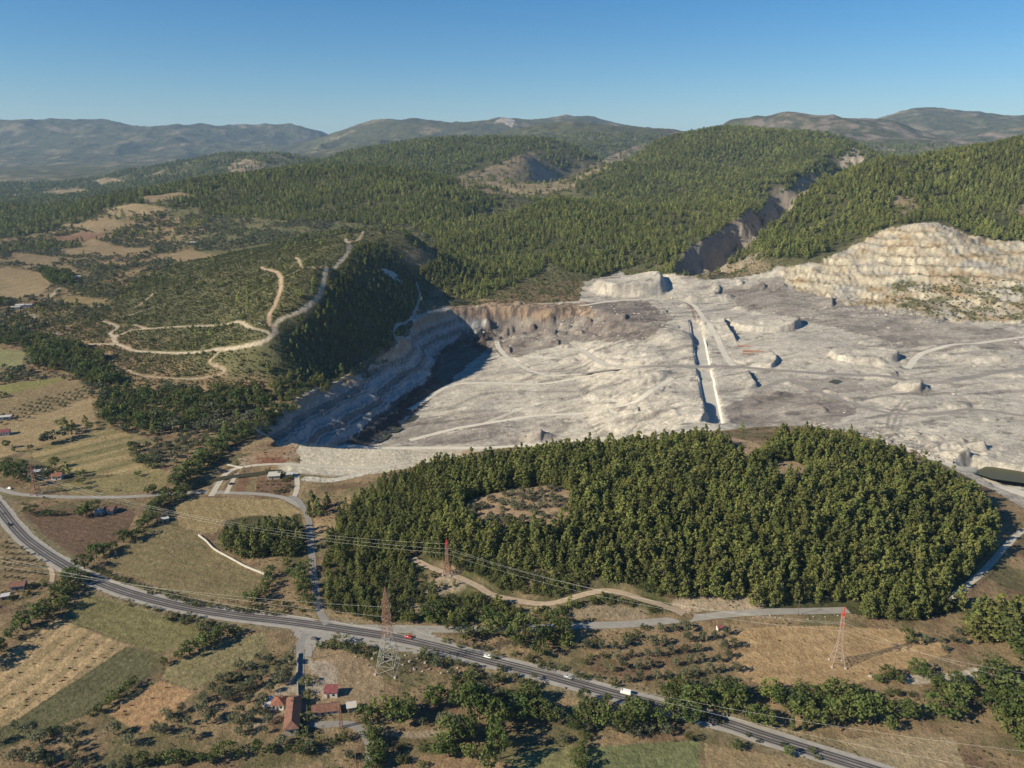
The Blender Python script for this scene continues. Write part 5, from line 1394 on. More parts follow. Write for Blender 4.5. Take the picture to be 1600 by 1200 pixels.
# pale rocks
def rock_mesh(seed):
    me = bpy.data.meshes.new('boulder'); bm = bmesh.new(); bmesh.ops.create_icosphere(bm, subdivisions=3, radius=1.0)
    g = np.random.default_rng(seed)
    pl = [(Vector(g.normal(size=3)).normalized(), g.uniform(.45, .85)) for _ in range(9)]
    for v in bm.verts:
        for n, d in pl:
            e = v.co.dot(n)
            if e > d: v.co -= n * (e - d)
        v.co.z *= .7
    bm.to_mesh(me); bm.free(); me.materials.append(m_rock); return me
rocks = [rock_mesh(i) for i in range(4)]
ROCKS_READY = True
def rock(px, py, s, label, group):
    P = ground(px, py); o = link('boulder', rocks[int(gt.integers(4))]); o.location = P + Vector((0, 0, s * .2)); s = s * .62; o.scale = (s * gt.uniform(.8, 1.5), s * gt.uniform(.8, 1.2), s * gt.uniform(.7, 1)); o.rotation_euler = (0, 0, gt.uniform(0, 6))
    tag(o, label, 'rock', group)
for px, py, s in ((586, 1021, 2.6), (592, 1027, 1.8), (582, 1030, 1.6), (640, 1034, 2.0), (651, 1030, 1.5), (664, 1036, 1.7), (672, 1046, 1.3), (690, 1040, 1.5), (648, 1046, 1.6), (634, 1024, 1.2), (700, 1050, 1.2), (715, 1044, 1.4), (730, 1052, 1.5), (745, 1056, 1.2), (660, 1050, 1.1), (575, 1040, 1.2), (690, 1052, 1.3), (556, 1026, 1.0)):
    rock(px, py, s, 'pale limestone rock on the stony slope right of and around the big pylon', 'rocks around the big pylon')
for k in range(26):
    rock(474 + gt.uniform(-22, 0), 990 + k * 2.2 + gt.uniform(-5, 5), gt.uniform(.4, .9), 'small pale stone on the dry bank left of the village road', 'stones left of the village road')
for px, py, s in ((1359, 1057, 1.5), (1366, 1060, 1.1), (1372, 1061, .9)):
    rock(px, py, s, 'white rock at the lower right edge of the pylon field', 'white rocks of the pylon field')
for k in range(16):
    rock(1180 + k * 10 + gt.uniform(-4, 4), 962 + gt.uniform(-3, 6), gt.uniform(.5, 1.2), 'pale stone on the bank under the side road', 'stones under the side road')
# stacks of rusty pipes on the mine floor
def pipes(px, py, n, L, rz, label):
    P = ground(px, py); root = empty('pipe_stack', P, rz, label, 'pipe stack')
    for k in range(n): MB().cyl((-L / 2 + (k % 3), (k - n / 2) * 1.3, .6), (L / 2 + (k % 2), (k - n / 2) * 1.3, .6), .6, 8).build('pipe', m_rust, root)
pipes(1162, 541, 4, 17, R(-18), 'upper stack of rusty pipes on the mine floor')
pipes(1176, 549, 5, 26, R(-16), 'long middle stack of rusty pipes on the mine floor')
pipes(1167, 553, 3, 12, R(-10), 'short lower stack of rusty pipes on the mine floor')
# ------------------------------------------------------------------ trees: crowns of many small leaf clumps, tapered trunks with limbs
def leaf_mat(name, c, c2, trans=.22):
    m, nt, b = new_mat(name)
    oi = nt.nodes.new('ShaderNodeObjectInfo')
    tc = nt.nodes.new('ShaderNodeTexCoord')
    no = nt.nodes.new('ShaderNodeTexNoise'); no.inputs['Scale'].default_value = 7.0; no.inputs['Detail'].default_value = 2
    nt.links.new(tc.outputs['Object'], no.inputs['Vector'])
    mx = nt.nodes.new('ShaderNodeMix'); mx.data_type = 'RGBA'
    mx.inputs['A'].default_value = (*c, 1); mx.inputs['B'].default_value = (*c2, 1)
    ad = nt.nodes.new('ShaderNodeMath'); ad.operation = 'ADD'
    sb = nt.nodes.new('ShaderNodeMath'); sb.operation = 'MULTIPLY_ADD'; sb.inputs[1].default_value = 1.1; sb.inputs[2].default_value = -.55
    nt.links.new(no.outputs[0], sb.inputs[0]); nt.links.new(oi.outputs['Random'], ad.inputs[0]); nt.links.new(sb.outputs[0], ad.inputs[1])
    nt.links.new(ad.outputs[0], mx.inputs['Factor'])
    hs = nt.nodes.new('ShaderNodeHueSaturation')
    fr = nt.nodes.new('ShaderNodeMath'); fr.operation = 'MULTIPLY'; fr.inputs[1].default_value = 13.7
    f2 = nt.nodes.new('ShaderNodeMath'); f2.operation = 'FRACT'
    mr = nt.nodes.new('ShaderNodeMapRange'); mr.inputs['To Min'].default_value = .66; mr.inputs['To Max'].default_value = 1.32
    nt.links.new(oi.outputs['Random'], fr.inputs[0]); nt.links.new(fr.outputs[0], f2.inputs[0]); nt.links.new(f2.outputs[0], mr.inputs['Value'])
    ta = nt.nodes.new('ShaderNodeAttribute'); ta.attribute_type = 'INSTANCER'; ta.attribute_name = 'tone'
    tm = nt.nodes.new('ShaderNodeMath'); tm.operation = 'MULTIPLY_ADD'; nt.links.new(ta.outputs['Fac'], tm.inputs[0]); nt.links.new(mr.outputs[0], tm.inputs[1]); nt.links.new(mr.outputs[0], tm.inputs[2])
    nt.links.new(tm.outputs[0], hs.inputs['Value']); nt.links.new(mx.outputs['Result'], hs.inputs['Color'])
    nt.links.new(hs.outputs[0], b.inputs['Base Color'])
    b.inputs['Roughness'].default_value = .75; b.inputs['Specular IOR Level'].default_value = .2
    if trans:
        tr = nt.nodes.new('ShaderNodeBsdfTranslucent'); nt.links.new(hs.outputs[0], tr.inputs['Color'])
        ms = nt.nodes.new('ShaderNodeMixShader'); ms.inputs[0].default_value = trans
        out = nt.nodes['Material Output']
        nt.links.new(b.outputs[0], ms.inputs[1]); nt.links.new(tr.outputs[0], ms.inputs[2]); nt.links.new(ms.outputs[0], out.inputs['Surface'])
    return m

LEAF = {'pine': leaf_mat('pine_needles', (.122, .145, .040), (.192, .194, .058)),
        'broad': leaf_mat('broad_leaves', (.068, .100, .026), (.135, .150, .044)),
        'olive': leaf_mat('olive_leaves', (.100, .114, .062), (.150, .156, .088)),
        'bush': leaf_mat('bush_leaves', (.075, .095, .030), (.135, .138, .052)),
        'dry': leaf_mat('dry_shrub_leaves', (.14, .13, .05), (.17, .14, .06)),
        'cypress': leaf_mat('poplar_leaves', (.12, .145, .05), (.15, .16, .06))}
BARK = flat_mat('bark', (.14, .105, .075), .95, .35, 3.0)

def leaves(clumps, n, size, seed, up=.35):
    """small quads spread over the shells of ellipsoid clumps; rows of (x, y, z, rx, ry, rz)"""
    g = np.random.default_rng(seed)
    c = np.repeat(np.asarray(clumps, float), n, axis=0); k = len(c)
    d = g.normal(size=(k, 3)); d[:, 2] += up; d /= np.linalg.norm(d, axis=1)[:, None]
    p = c[:, :3] + d * c[:, 3:] * g.uniform(.55, 1.08, (k, 1))
    nrm = d * .9 + g.normal(size=(k, 3)) * .42; nrm /= np.linalg.norm(nrm, axis=1)[:, None]
    a = np.cross(nrm, g.normal(size=(k, 3))); a /= np.linalg.norm(a, axis=1)[:, None]
    b = np.cross(nrm, a)
    s = size * g.uniform(.6, 1.35, (k, 1)); s2 = s * g.uniform(.45, .9, (k, 1))
    V = np.stack([p - a * s - b * s2 * .5, p + a * s * .2 - b * s2, p + a * s + b * s2 * .4, p - a * s * .3 + b * s2], 1).reshape(-1, 3)
    return V, np.arange(4 * k).reshape(k, 4)

def pine_clumps(g, levels=9, per=6, wid=.25, base=.14):
    C = []
    lean = g.uniform(-.05, .05, 2)
    for i in range(levels):
        t = i / (levels - 1)
        z = base + (1 - base - .06) * t
        rr = wid * (1 - t ** 1.45) ** .85 * (.62 + .38 * min(1, t * 4 + .3)) + .015
        n = max(1, round(per * (1 - .62 * t)))
        for k in range(n):
            a = g.uniform(0, 6.28) + k * 6.28 / n
            q = rr * g.uniform(.45, 1.12)
            s = (.044 + .058 * (1 - t)) * g.uniform(.75, 1.3)
            C.append((q * math.cos(a) + lean[0] * t, q * math.sin(a) + lean[1] * t, z + g.uniform(-.045, .05), s, s, s * .8))
    return C
def round_clumps(g, n=24, rx=.36, rz=.34, zc=.6, s0=.11):
    C = []
    for k in range(n):
        d = g.normal(size=3); d /= np.linalg.norm(d)
        q = g.uniform(.45, 1) ** .6
        s = s0 * g.uniform(.7, 1.45)
        C.append((d[0] * rx * q, d[1] * rx * q, zc + d[2] * rz * q, s * 1.1, s * 1.1, s * .9))
    return C
def tube(path, radii, sides=6):
    V = []; F = []
    for (p, r) in zip(path, radii):
        for k in range(sides):
            a = k / sides * 6.2832
            V.append((p[0] + r * math.cos(a), p[1] + r * math.sin(a), p[2]))
    for i in range(len(path) - 1):
        for k in range(sides):
            F.append((i * sides + k, i * sides + (k + 1) % sides, (i + 1) * sides + (k + 1) % sides, (i + 1) * sides + k))
    return np.array(V), np.array(F)
def joinm(parts):
    V = []; F = []; o = 0
    for v, f in parts:
        V.append(v); F.append(f + o); o += len(v)
    return np.vstack(V), np.vstack(F)
def trunk(g, h, r, limbs, spread):
    P = [tube([(0, 0, -.03), (g.uniform(-.01, .01), g.uniform(-.01, .01), h * .5), (g.uniform(-.02, .02), g.uniform(-.02, .02), h)], [r * 1.25, r * .8, r * .25])]
    for k in range(limbs):
        a = g.uniform(0, 6.28); z = h * g.uniform(.3, .8)
        P.append(tube([(0, 0, z), (spread * .5 * math.cos(a), spread * .5 * math.sin(a), z + h * .12), (spread * math.cos(a), spread * math.sin(a), z + h * .2)], [r * .5, r * .35, r * .12], 4))
    return joinm(P)

CROWN = {}; TRUNK = {}; FAR = {}
kinds_col = bpy.data.collections.new('tree_kinds')
def make_kind(kind, i, clumps, nl, size, trunkspec, mat, far_n, far_size):
    V, Fq = leaves(clumps, nl, size, i * 97 + hash_kind[kind])
    CROWN.setdefault(kind, []).append(mesh_np(kind + '_crown', V, Fq, mat))
    g = np.random.default_rng(i + 5)
    tv, tf = trunk(g, *trunkspec)
    TRUNK.setdefault(kind, []).append(mesh_np(kind + '_trunk', tv, tf, BARK))
    V, Fq = leaves(clumps, far_n, far_size, i * 31 + hash_kind[kind])
    FAR.setdefault(kind, []).append(mesh_np(kind + '_far', V, Fq, mat))
hash_kind = {'pine': 1, 'broad': 2, 'olive': 3, 'bush': 4, 'poplar': 5, 'dry': 6}
for i in range(6):
    g = np.random.default_rng(40 + i)
    make_kind('pine', i, pine_clumps(g, 11, 6, [.22, .26, .20, .24, .28, .21][i]), 15, .034, (.86, .022, 5, .13), LEAF['pine'], 5, .062)
for i in range(5):
    g = np.random.default_rng(60 + i)
    make_kind('broad', i, round_clumps(g, 30, [.36, .42, .33, .40, .46][i], .33, .58), 20, .042, (.7, .028, 5, .22), LEAF['broad'], 7, .085)
for i in range(5):
    g = np.random.default_rng(80 + i)
    make_kind('olive', i, round_clumps(g, 22, [.44, .5, .4, .47, .52][i], .30, .60, .14), 26, .05, (.6, .045, 5, .28), LEAF['olive'], 7, .09)
for i in range(4):
    g = np.random.default_rng(90 + i)
    make_kind('bush', i, round_clumps(g, 18, [.55, .65, .5, .7][i], .36, .45, .17), 20, .06, (.4, .03, 4, .25), LEAF['bush'], 6, .12)
for i in range(2):
    g = np.random.default_rng(95 + i)
    make_kind('poplar', i, [(x * .38, y * .38, z * .95 + .05, sx * .6, sy * .6, sz * 1.1) for x, y, z, sx, sy, sz in pine_clumps(g, 10, 5, .26)], 18, .03, (.9, .018, 4, .06), LEAF['cypress'], 6, .05)

# ---- individual trees
COUNT = {}
CATN = {'pine': ('pine_tree', 'pine tree'), 'broad': ('broadleaf_tree', 'broadleaf tree'), 'olive': ('olive_tree', 'olive tree'), 'bush': ('bush', 'bush'), 'poplar': ('poplar_tree', 'poplar tree')}
CAPS = {'pine': 298, 'broad': 299, 'olive': 298, 'bush': 298, 'poplar': 10}
OVER = {k: [] for k in CATN}
FIRST = {}

PENDING = []
def tree(kind, x, y, h, label, group=None, w=None):
    PENDING.append((kind, x, y, h, label, group, w))
def plant_tree(kind, x, y, h, label, group, w):
    h = h * {'olive': 1.2, 'broad': 1.18, 'bush': 1.15}.get(kind, 1.0)
    z = float(gz(x, y))
    if COUNT.get(kind, 0) >= CAPS[kind]:
        OVER[kind].append((x, y, z, h)); return
    COUNT[kind] = COUNT.get(kind, 0) + 1
    i = int(gt.integers(len(CROWN[kind])))
    key = (kind, i)
    name, cat = CATN[kind]
    if key not in FIRST:
        root = bpy.data.objects.new(name, None); COL.objects.link(root)
        cr_ = link('crown', CROWN[kind][i], root); tr_ = link('trunk', TRUNK[kind][i], root)
        FIRST[key] = (root, cr_, tr_)
    else:
        r0, c0, t0 = FIRST[key]
        root = r0.copy(); COL.objects.link(root)
        for k in list(root.keys()): del root[k]
        for ch in (c0, t0):
            c = ch.copy(); COL.objects.link(c); c.parent = root
    root.location = (x, y, z); root.rotation_euler = (0, 0, float(gt.uniform(0, 6.28)))
    ww = h * (w or {'broad': 1.32, 'bush': 1.25, 'olive': 1.12}.get(kind, 1.0)) * float(gt.uniform(.85, 1.2))
    root.scale = (ww, ww * float(gt.uniform(.9, 1.1)), h)
    tag(root, label, cat, group)

def row(kind, pts, spacing, h, label, group, jit=1.0, hj=.3, w=None):
    L = smooth_line(wpts(pts), spacing)
    for x, y in L:
        tree(kind, x + gt.normal() * jit, y + gt.normal() * jit, h * (1 + gt.uniform(-hj, hj)), label, group, w)
def area(kind, poly, spacing, h, label, group, prob=1.0, jit=.25, hj=.25, rot=0.0, w=None, dy=None):
    W = wpts(poly); c, s = math.cos(rot), math.sin(rot)
    cx, cy = W.mean(0); ext = np.abs(W - (cx, cy)).max() * 1.5
    dy = dy or spacing
    for v in np.arange(-ext, ext, dy):
        for u in np.arange(-ext, ext, spacing):
            if gt.random() > prob: continue
            uu = u + gt.normal() * jit * spacing; vv = v + gt.normal() * jit * dy
            x = cx + uu * c - vv * s; y = cy + uu * s + vv * c
            if inpoly(np.array([x]), np.array([y]), W)[0]:
                tree(kind, x, y, h * (1 + gt.uniform(-hj, hj)), label, group, w)
def one(kind, px, py, h, label, group=None, w=None):
    x, y = RAY.hit(px, py); tree(kind, x, y, h, label, group, w)

# hedgerows and stream woods
row('broad', [(252, 784), (228, 826), (196, 851), (158, 868), (132, 888)], 6, 7.5, 'green hedge tree between the brown ploughed field and the pale green field', 'hedge trees beside the ploughed field', 1.6)
row('broad', [(286, 775), (272, 783), (258, 790)], 5, 7, 'broadleaf tree by the culvert where the stream meets the farm road', 'trees at the stream culvert', 2)
row('bush', [(150, 893), (230, 922), (330, 949), (400, 958), (440, 962)], 4.2, 2.6, 'low dark bush in the hedge along the upper edge of the highway', 'bushes above the highway', .8)
row('broad', [(424, 898), (414, 925), (396, 940)], 5.5, 5.5, 'hedge tree at the right corner of the pale green field', 'hedge trees right of the green field', 1.5)
row('broad', [(456, 885), (466, 900), (474, 925), (478, 950)], 6, 5.5, 'small tree left of the narrow lane below the pine grove', 'trees left of the lane', 2.5)
row('bush', [(400, 945), (440, 950), (480, 958)], 4.5, 3, 'bush on the bank left of the lane mouth', 'bushes at the lane mouth', 2)
row('broad', [(110, 904), (92, 930), (68, 955), (40, 985), (0, 1015), (-30, 1040)], 6, 8, 'big dark tree in the thick hedge left of the striped stubble field', 'thick hedge left of the stubble field', 2.4)
row('broad', [(128, 912), (108, 935), (85, 962)], 6, 6, 'paler bushy tree on the field side of the thick left hedge', 'pale side trees of the left hedge', 1.2)
row('bush', [(60, 912), (20, 935), (-20, 950)], 5, 3.2, 'bush around the red roofed house left of the highway', 'bushes by the left house', 4)
row('broad', [(255, 1040), (300, 1020), (345, 1001)], 5, 5.5, 'tree in the short hedge between two green fields below the highway', 'short hedge between green fields', .8)
row('bush', [(268, 968), (300, 975), (330, 981), (362, 990)], 4.2, 4, 'round bush in the clump on the lower highway bank', 'bushes on the lower highway bank', 1.6)
row('bush', [(195, 940), (240, 958)], 6, 2.4, 'low scrub bush on the highway bank above the grass field', 'scrub above the grass field', 1.5)
row('broad', [(150, 1115), (185, 1090), (210, 1072)], 5, 5.5, 'tree in the hedge between the dark field and the orange stubble', 'hedge by the orange stubble', .8)
row('bush', [(140, 1120), (100, 1140), (75, 1152)], 4, 2.6, 'bush at the lower edge of the dark green field', 'bushes under the dark field', 1)
area('olive', [(-10, 1140), (60, 1135), (130, 1140), (200, 1150), (240, 1175), (230, 1215), (-10, 1215)], 8.5, 5, 'dark olive tree in the grove at the lower left corner of the picture', 'olive trees in the lower left corner', .85, .3, w=.95)
area('olive', [(290, 1095), (400, 1030), (442, 1010), (462, 1060), (425, 1100), (430, 1150), (335, 1150), (250, 1165), (235, 1140)], 7.2, 4.4, 'olive tree in the loose grove left of the hip roofed house', 'olive grove left of the village', .9, .28, w=.92)
area('olive', [(440, 1145), (420, 1175), (480, 1185), (560, 1190), (560, 1150), (500, 1145)], 7.5, 4, 'olive tree on the bank inside the village road bend', 'olives inside the village bend', .5, .3)
row('broad', [(225, 1192), (300, 1190), (380, 1180), (470, 1175)], 6, 5, 'tree in the dark row below the village olive grove', 'dark row below the olive grove', 1)
row('bush', [(476, 1172), (520, 1160), (545, 1150)], 4.5, 3.2, 'hedge bush along the inside of the village road bend', 'hedge of the village road bend', .8)
row('broad', [(585, 1215), (592, 1190), (590, 1165), (584, 1150)], 6, 5.5, 'roadside tree right of the village road bend', 'trees right of the village road', 1.4)
row('bush', [(480, 1150), (484, 1095), (482, 1070)], 7, 3.5, 'bush beside the village road above the long red roof', 'bushes beside the village road', 1.5)
row('broad', [(575, 1133), (610, 1126), (650, 1114), (700, 1104), (738, 1100), (760, 1112)], 6, 8, 'dark tree in the dense curved hedge above the grassy mound', 'curved hedge above the mound', 2.2)
row('broad', [(742, 1110), (760, 1130), (775, 1150), (780, 1175), (770, 1200)], 5, 13, 'tall bright tree in the clump at the bottom centre', 'tall trees at the bottom centre', 3.5, w=.75)
row('broad', [(715, 1160), (690, 1175), (730, 1180)], 6, 8, 'dark tree left of the tall clump at the bottom centre', 'dark trees beside the tall clump', 3)
row('broad', [(800, 1128), (870, 1130), (940, 1134), (1010, 1132), (1080, 1120)], 6.2, 9, 'dark tree in the long hedge above the two green bottom fields', 'long hedge above the bottom fields', 2.6)
row('bush', [(630, 1172), (690, 1165), (610, 1190), (650, 1195)], 7, 3.4, 'bush on the dry slope right of the village road bend', 'bushes on the dry slope', 2)
row('olive', [(720, 1150), (700, 1140), (660, 1135)], 9, 4.2, 'grey olive tree beside the grassy mound', 'olives beside the mound', 2.5)
row('bush', [(500, 1014), (516, 1012)], 5, 4.5, 'round green bush in the middle of the junction apron', 'bushes on the junction apron', .5)
row('bush', [(535, 1010), (560, 1020), (590, 1026)], 5.5, 4.6, 'green bush on the rocky edge left of the big pylon', 'bushes left of the big pylon', 1.5)
row('bush', [(650, 1020), (700, 1035), (760, 1052), (830, 1066)], 5.5, 3.4, 'scrub bush on the rocks along the lower highway edge', 'bushes on the rocky highway edge', 1.8)
area('olive', [(640, 1042), (700, 1042), (760, 1062), (850, 1082), (920, 1098), (860, 1105), (740, 1085), (640, 1075)], 8.5, 4.2, 'pale olive tree on the rocky slope below the highway', 'olives on the rocky slope', .6, .32)
row('broad', [(720, 1078), (750, 1070), (800, 1090), (835, 1098)], 9, 6.5, 'rounded tree among the olives below the highway', 'rounded trees below the highway', 3)
row('broad', [(912, 1098), (980, 1108), (1015, 1112)], 17, 6, 'small upright tree at the lower road edge near the white van', 'upright trees at the road edge', .5, w=.7)
area('olive', [(905, 1008), (1040, 984), (1150, 984), (1152, 1072), (1060, 1084), (960, 1062)], 7.0, 4.6, 'olive tree in the planted rows left of the pylon field', 'olive rows beside the pylon field', .9, .08, .2, R(8), w=.82, dy=9.0)
area('bush', [(880, 1000), (960, 985), (1040, 980), (1000, 1010), (920, 1045)], 7, 3, 'wild bush among the upper olives of the side road', 'wild bushes above the olive rows', .5, .35)
area('broad', [(690, 985), (770, 968), (830, 985), (900, 985), (905, 1010), (870, 1035), (800, 1020), (740, 1008)], 8, 7, 'big dark tree in the thicket between the side road and the highway', 'thicket between the roads', .55, .3)
for (px, py, h) in ((820, 1000, 14), (880, 1000, 12), (770, 995, 10), (848, 1010, 11), (800, 1008, 10), (868, 985, 12)):
    one('broad', px, py, h, 'tall full crowned tree in the thicket between the side road and the highway', 'tall thicket trees', .8)
row('bush', [(700, 1002), (760, 1018), (820, 1034), (880, 1052), (960, 1074)], 6, 2.8, 'bush on the upper highway verge below the thicket', 'bushes on the upper highway verge', 1.6)
row('broad', [(650, 972), (690, 968), (725, 968)], 8, 6.5, 'tree on the pale bank above the side road start', 'trees at the side road start', 3)
for n_, pts in (('first', [(1045, 1090), (1120, 1098), (1200, 1092), (1290, 1100), (1330, 1104)]), ('second', [(1090, 1112), (1170, 1118), (1250, 1122), (1340, 1124)])):
    row('broad', pts, 6.5, 8.5, 'dark tree in the broad belt between the pylon field and the highway', 'tree belt below the pylon field', 3.0)
row('broad', [(1340, 1112), (1400, 1112), (1470, 1106), (1540, 1112)], 7, 8, 'tree in the right half of the belt below the pylon field', 'right half of the tree belt', 3.4)
row('bush', [(1200, 1082), (1260, 1080), (1330, 1082), (1400, 1085), (1480, 1078)], 6, 3.5, 'bush along the lower edge of the pylon field', 'bushes under the pylon field', 1.6)
row('bush', [(1070, 1112), (1130, 1135), (1200, 1158), (1290, 1185)], 7, 2.2, 'low bush on the verge of the lower right highway', 'verge bushes at the lower right', 1.6)
for px, py, h, lab in ((1388, 1062, 6.5, 'pale green tree left of the pale bend under the pylon field'), (1402, 1066, 5, 'dark rounded tree right of the pale green one'), (1436, 1055, 7, 'dark green round tree at the right of the pylon field'), (1418, 1004, 7, 'grey green tree at the end of the pylon shadow'), (1371, 1067, 4, 'low dark bushy tree at the white rock')):
    one('broad', px, py, h, lab, None)
for k in range(9):
    one('broad', 1455 + k * 12, 1068 + (k % 3) * 10, 6, 'dark tree around the pale track right of the pylon field', 'trees around the pale track')
area('olive', [(1440, 998), (1500, 990), (1515, 1005), (1505, 1030), (1460, 1025)], 7, 3.4, 'small olive in the short rows at the right of the pylon field', 'short olive rows at the right', .9, .12)
area('broad', [(1545, 1020), (1620, 990), (1660, 1210), (1560, 1180), (1545, 1100)], 8.5, 11, 'big dark tree in the wood at the lower right edge', 'wood at the lower right edge', .75, .3)
for px, py in ((1255, 1143), (1238, 1142)):
    one('poplar', px, py, 9, 'slim pale poplar leaning beside the lower right highway', 'pair of slim poplars')
for px, py, h in ((1390, 1140, 6), (1150, 1170, 4), (1078, 1157, 4), (1232, 1180, 4)):
    one('broad', px, py, h, {1390: 'single grey green tree at the top of the bottom right field', 1150: 'lone bush like tree in the field below the highway curve', 1078: 'small tree at the end of the bottom green field', 1232: 'dark tree on the field side of the lower right highway'}[px])
row('broad', [(912, 1155), (905, 1180), (902, 1205)], 5, 5, 'tree in the strip between the two bottom green fields', 'strip between the bottom fields', .6)
row('olive', [(880, 1158), (960, 1150), (1000, 1148), (1040, 1150)], 8, 4.4, 'olive at the upper edge of the bottom green field', 'olives above the bottom field', 2)
# stream side wood on the left, dark olive plot, farm trees
row('broad', [(460, 638), (430, 650), (385, 672), (345, 700), (310, 728), (275, 762)], 7, 9.5, 'bright green tree in the long stream belt left of the mine', 'stream belt left of the mine', 2.6)
row('broad', [(440, 652), (395, 678), (352, 706), (318, 734), (284, 764)], 8, 7.5, 'paler tree on the mine side of the stream belt', 'mine side of the stream belt', 2)
area('olive', [(196, 700), (250, 690), (300, 672), (335, 645), (345, 655), (330, 690), (290, 715), (255, 735), (215, 728)], 9.5, 5, 'dark olive in the shaded plot beside the stream belt', 'dark olive plot by the stream', .85, .2)
area('broad', [(196, 702), (225, 732), (268, 738), (262, 728), (225, 718), (205, 698)], 8, 5.5, 'tree on the outer edge of the dark olive plot', 'edge trees of the olive plot', .8)
for px, py, h in ((104, 672, 11), (116, 674, 10), (96, 668, 8), (110, 678, 8), (134, 662, 8), (140, 672, 7), (240, 769, 6), (232, 772, 5), (75, 746, 9), (86, 730, 8), (22, 748, 12), (14, 735, 10), (34, 752, 9), (50, 758, 8), (126, 744, 5), (128, 756, 4.5), (215, 744, 4), (8, 740, 9), (30, 735, 8), (135, 806, 9), (144, 804, 9), (128, 808, 7), (48, 803, 6), (70, 806, 4), (10, 700, 7), (22, 706, 6)):
    one('broad', px, py, h, 'single farm tree standing in the fields at the left' if px > 90 else 'tree around the farmyard at the left edge', 'farm trees at the left')
row('broad', [(55, 806), (80, 806), (100, 805)], 6, 3, 'low hedge tree left of the grey farm house', 'low hedge by the grey farm house', .5)
row('bush', [(95, 765), (130, 766), (175, 768)], 9, 2, 'low scrub along the upper side of the farm road', 'scrub along the farm road', 2)
for px, py in ((440, 742), (446, 752), (452, 748), (450, 762), (444, 768), (418, 738), (432, 772)):
    one('bush', px, py, 3.4, 'garden bush beside the pale roofed farm shed', 'bushes by the pale shed')
area('bush', [(402, 752), (440, 752), (440, 770), (402, 772)], 5, 1.2, 'small planted shrub in the rows of the shed garden', 'shrub rows of the shed garden', .9, .08, .2, 0, dy=6)
area('olive', [(722, 815), (745, 788), (800, 772), (858, 766), (885, 778), (880, 822), (850, 832), (785, 830)], 6.6, 4.2, 'grey green olive in the clearing of the pine hill', 'olives in the hill clearing', .8, .18)
area('olive', [(0, 650), (60, 625), (140, 605), (150, 612), (95, 640), (20, 662), (0, 665)], 6.0, 2.6, 'small olive in the long orchard rows at the left edge', 'orchard rows at the left edge', .95, .06, .2, R(-14), w=.9, dy=10)
area('olive', [(0, 845), (22, 852), (70, 872), (76, 900), (20, 908), (0, 905)], 5.0, 1.9, 'low young olive in the rows above the red roofed house', 'young olives left of the highway', .9, .08, .2, R(-6), w=1.0, dy=7)
# pines
area('pine', [(343, 862), (352, 838), (400, 830), (470, 830), (476, 850), (472, 872), (420, 875), (370, 872)], 6.5, 13, 'dark pine in the square grove left of the lane', 'pines in the square grove', 1, .22)
for px, py, h in ((490, 800, 17), (498, 806, 14), (484, 808, 12), (512, 792, 12)):
    one('pine', px, py, h, 'tall dark pine beside the farm road corner', 'tall pines at the road corner')
for k in range(26):
    one('pine', 1525 + (k % 7) * 14 + gt.uniform(-5, 5), 962 + (k // 7) * 13 + gt.uniform(-5, 5), 14, 'broad pine in the clump at the right edge below the forest track', 'pines at the right edge', w=1.35)
# the pine hill: nearest trees become individuals, the rest of the wood is one mass
def jitter_points(poly, sp, jit=.36, holes=()):
    W = wpts(poly)
    Hs = [wpts(h) for h in holes]
    x0, y0 = W.min(0); x1, y1 = W.max(0)
    X, Y = np.meshgrid(np.arange(x0, x1, sp), np.arange(y0, y1, sp * .87))
    X = X + (np.arange(X.shape[0]) % 2)[:, None] * sp * .5
    X = X + gt.normal(size=X.shape) * sp * jit * .6; Y = Y + gt.normal(size=X.shape) * sp * jit * .6
    X = X.ravel(); Y = Y.ravel()
    k = inpoly(X + 7 * fbm(X, Y, 22, 3, 330), Y + 7 * fbm(X, Y, 22, 3, 331), W)
    for h in Hs: k &= ~inpoly(X, Y, h)
    return X[k], Y[k]
PX_, PY_ = jitter_points(PINE_HILL, 4.5, .5, CLEARINGS)
k = np.ones(len(PX_), bool)
for key in ('dirt_track', 'lane', 'side_road', 'forest_track', 'pit_road'):
    L = ROADS[key]
    d = np.min(np.hypot(PX_[:, None] - L[None, :, 0], PY_[:, None] - L[None, :, 1]), axis=1); k &= d > 5.0
k &= np.hypot(PX_, PY_) < 700
k &= gt.random(len(PX_)) < np.where(fbm(PX_, PY_, 45, 3, 300) > -.3, .97, .5)
PX_, PY_ = PX_[k], PY_[k]
hh = 11.2 + 2.6 * fbm(PX_, PY_, 70, 3, 301) + gt.normal(size=len(PX_)) * 2.8
hh = np.clip(hh, 6, 18)
left = PX_ < -60
hh[left] *= .8
dist = np.hypot(PX_, PY_)
order = np.argsort(dist)
n_ind = CAPS['pine'] - sum(1 for p in PENDING if p[0] == 'pine')
near = order[:n_ind]; rest = order[n_ind:]
for i in near:
    ppx, ppy = project(PX_[i], PY_[i], float(gz(PX_[i], PY_[i])))
    if ppx < 700: lab, gr = 'sunlit pine in the front rows left of the dirt track', 'front pines left of the dirt track'
    elif ppx < 1060: lab, gr = 'pine in the front rows above the brown dirt track', 'front pines above the dirt track'
    elif ppx < 1330: lab, gr = 'pine in the front rows above the pale side road', 'front pines above the side road'
    else: lab, gr = 'pine in the front rows at the right end of the hill', 'front pines at the right end'
    tree('pine', PX_[i], PY_[i], float(hh[i]), lab, gr)
# maquis under the pines: bushes and young pines
PENDING.sort(key=lambda p: math.hypot(p[1], p[2]))
for p in PENDING: plant_tree(*p)

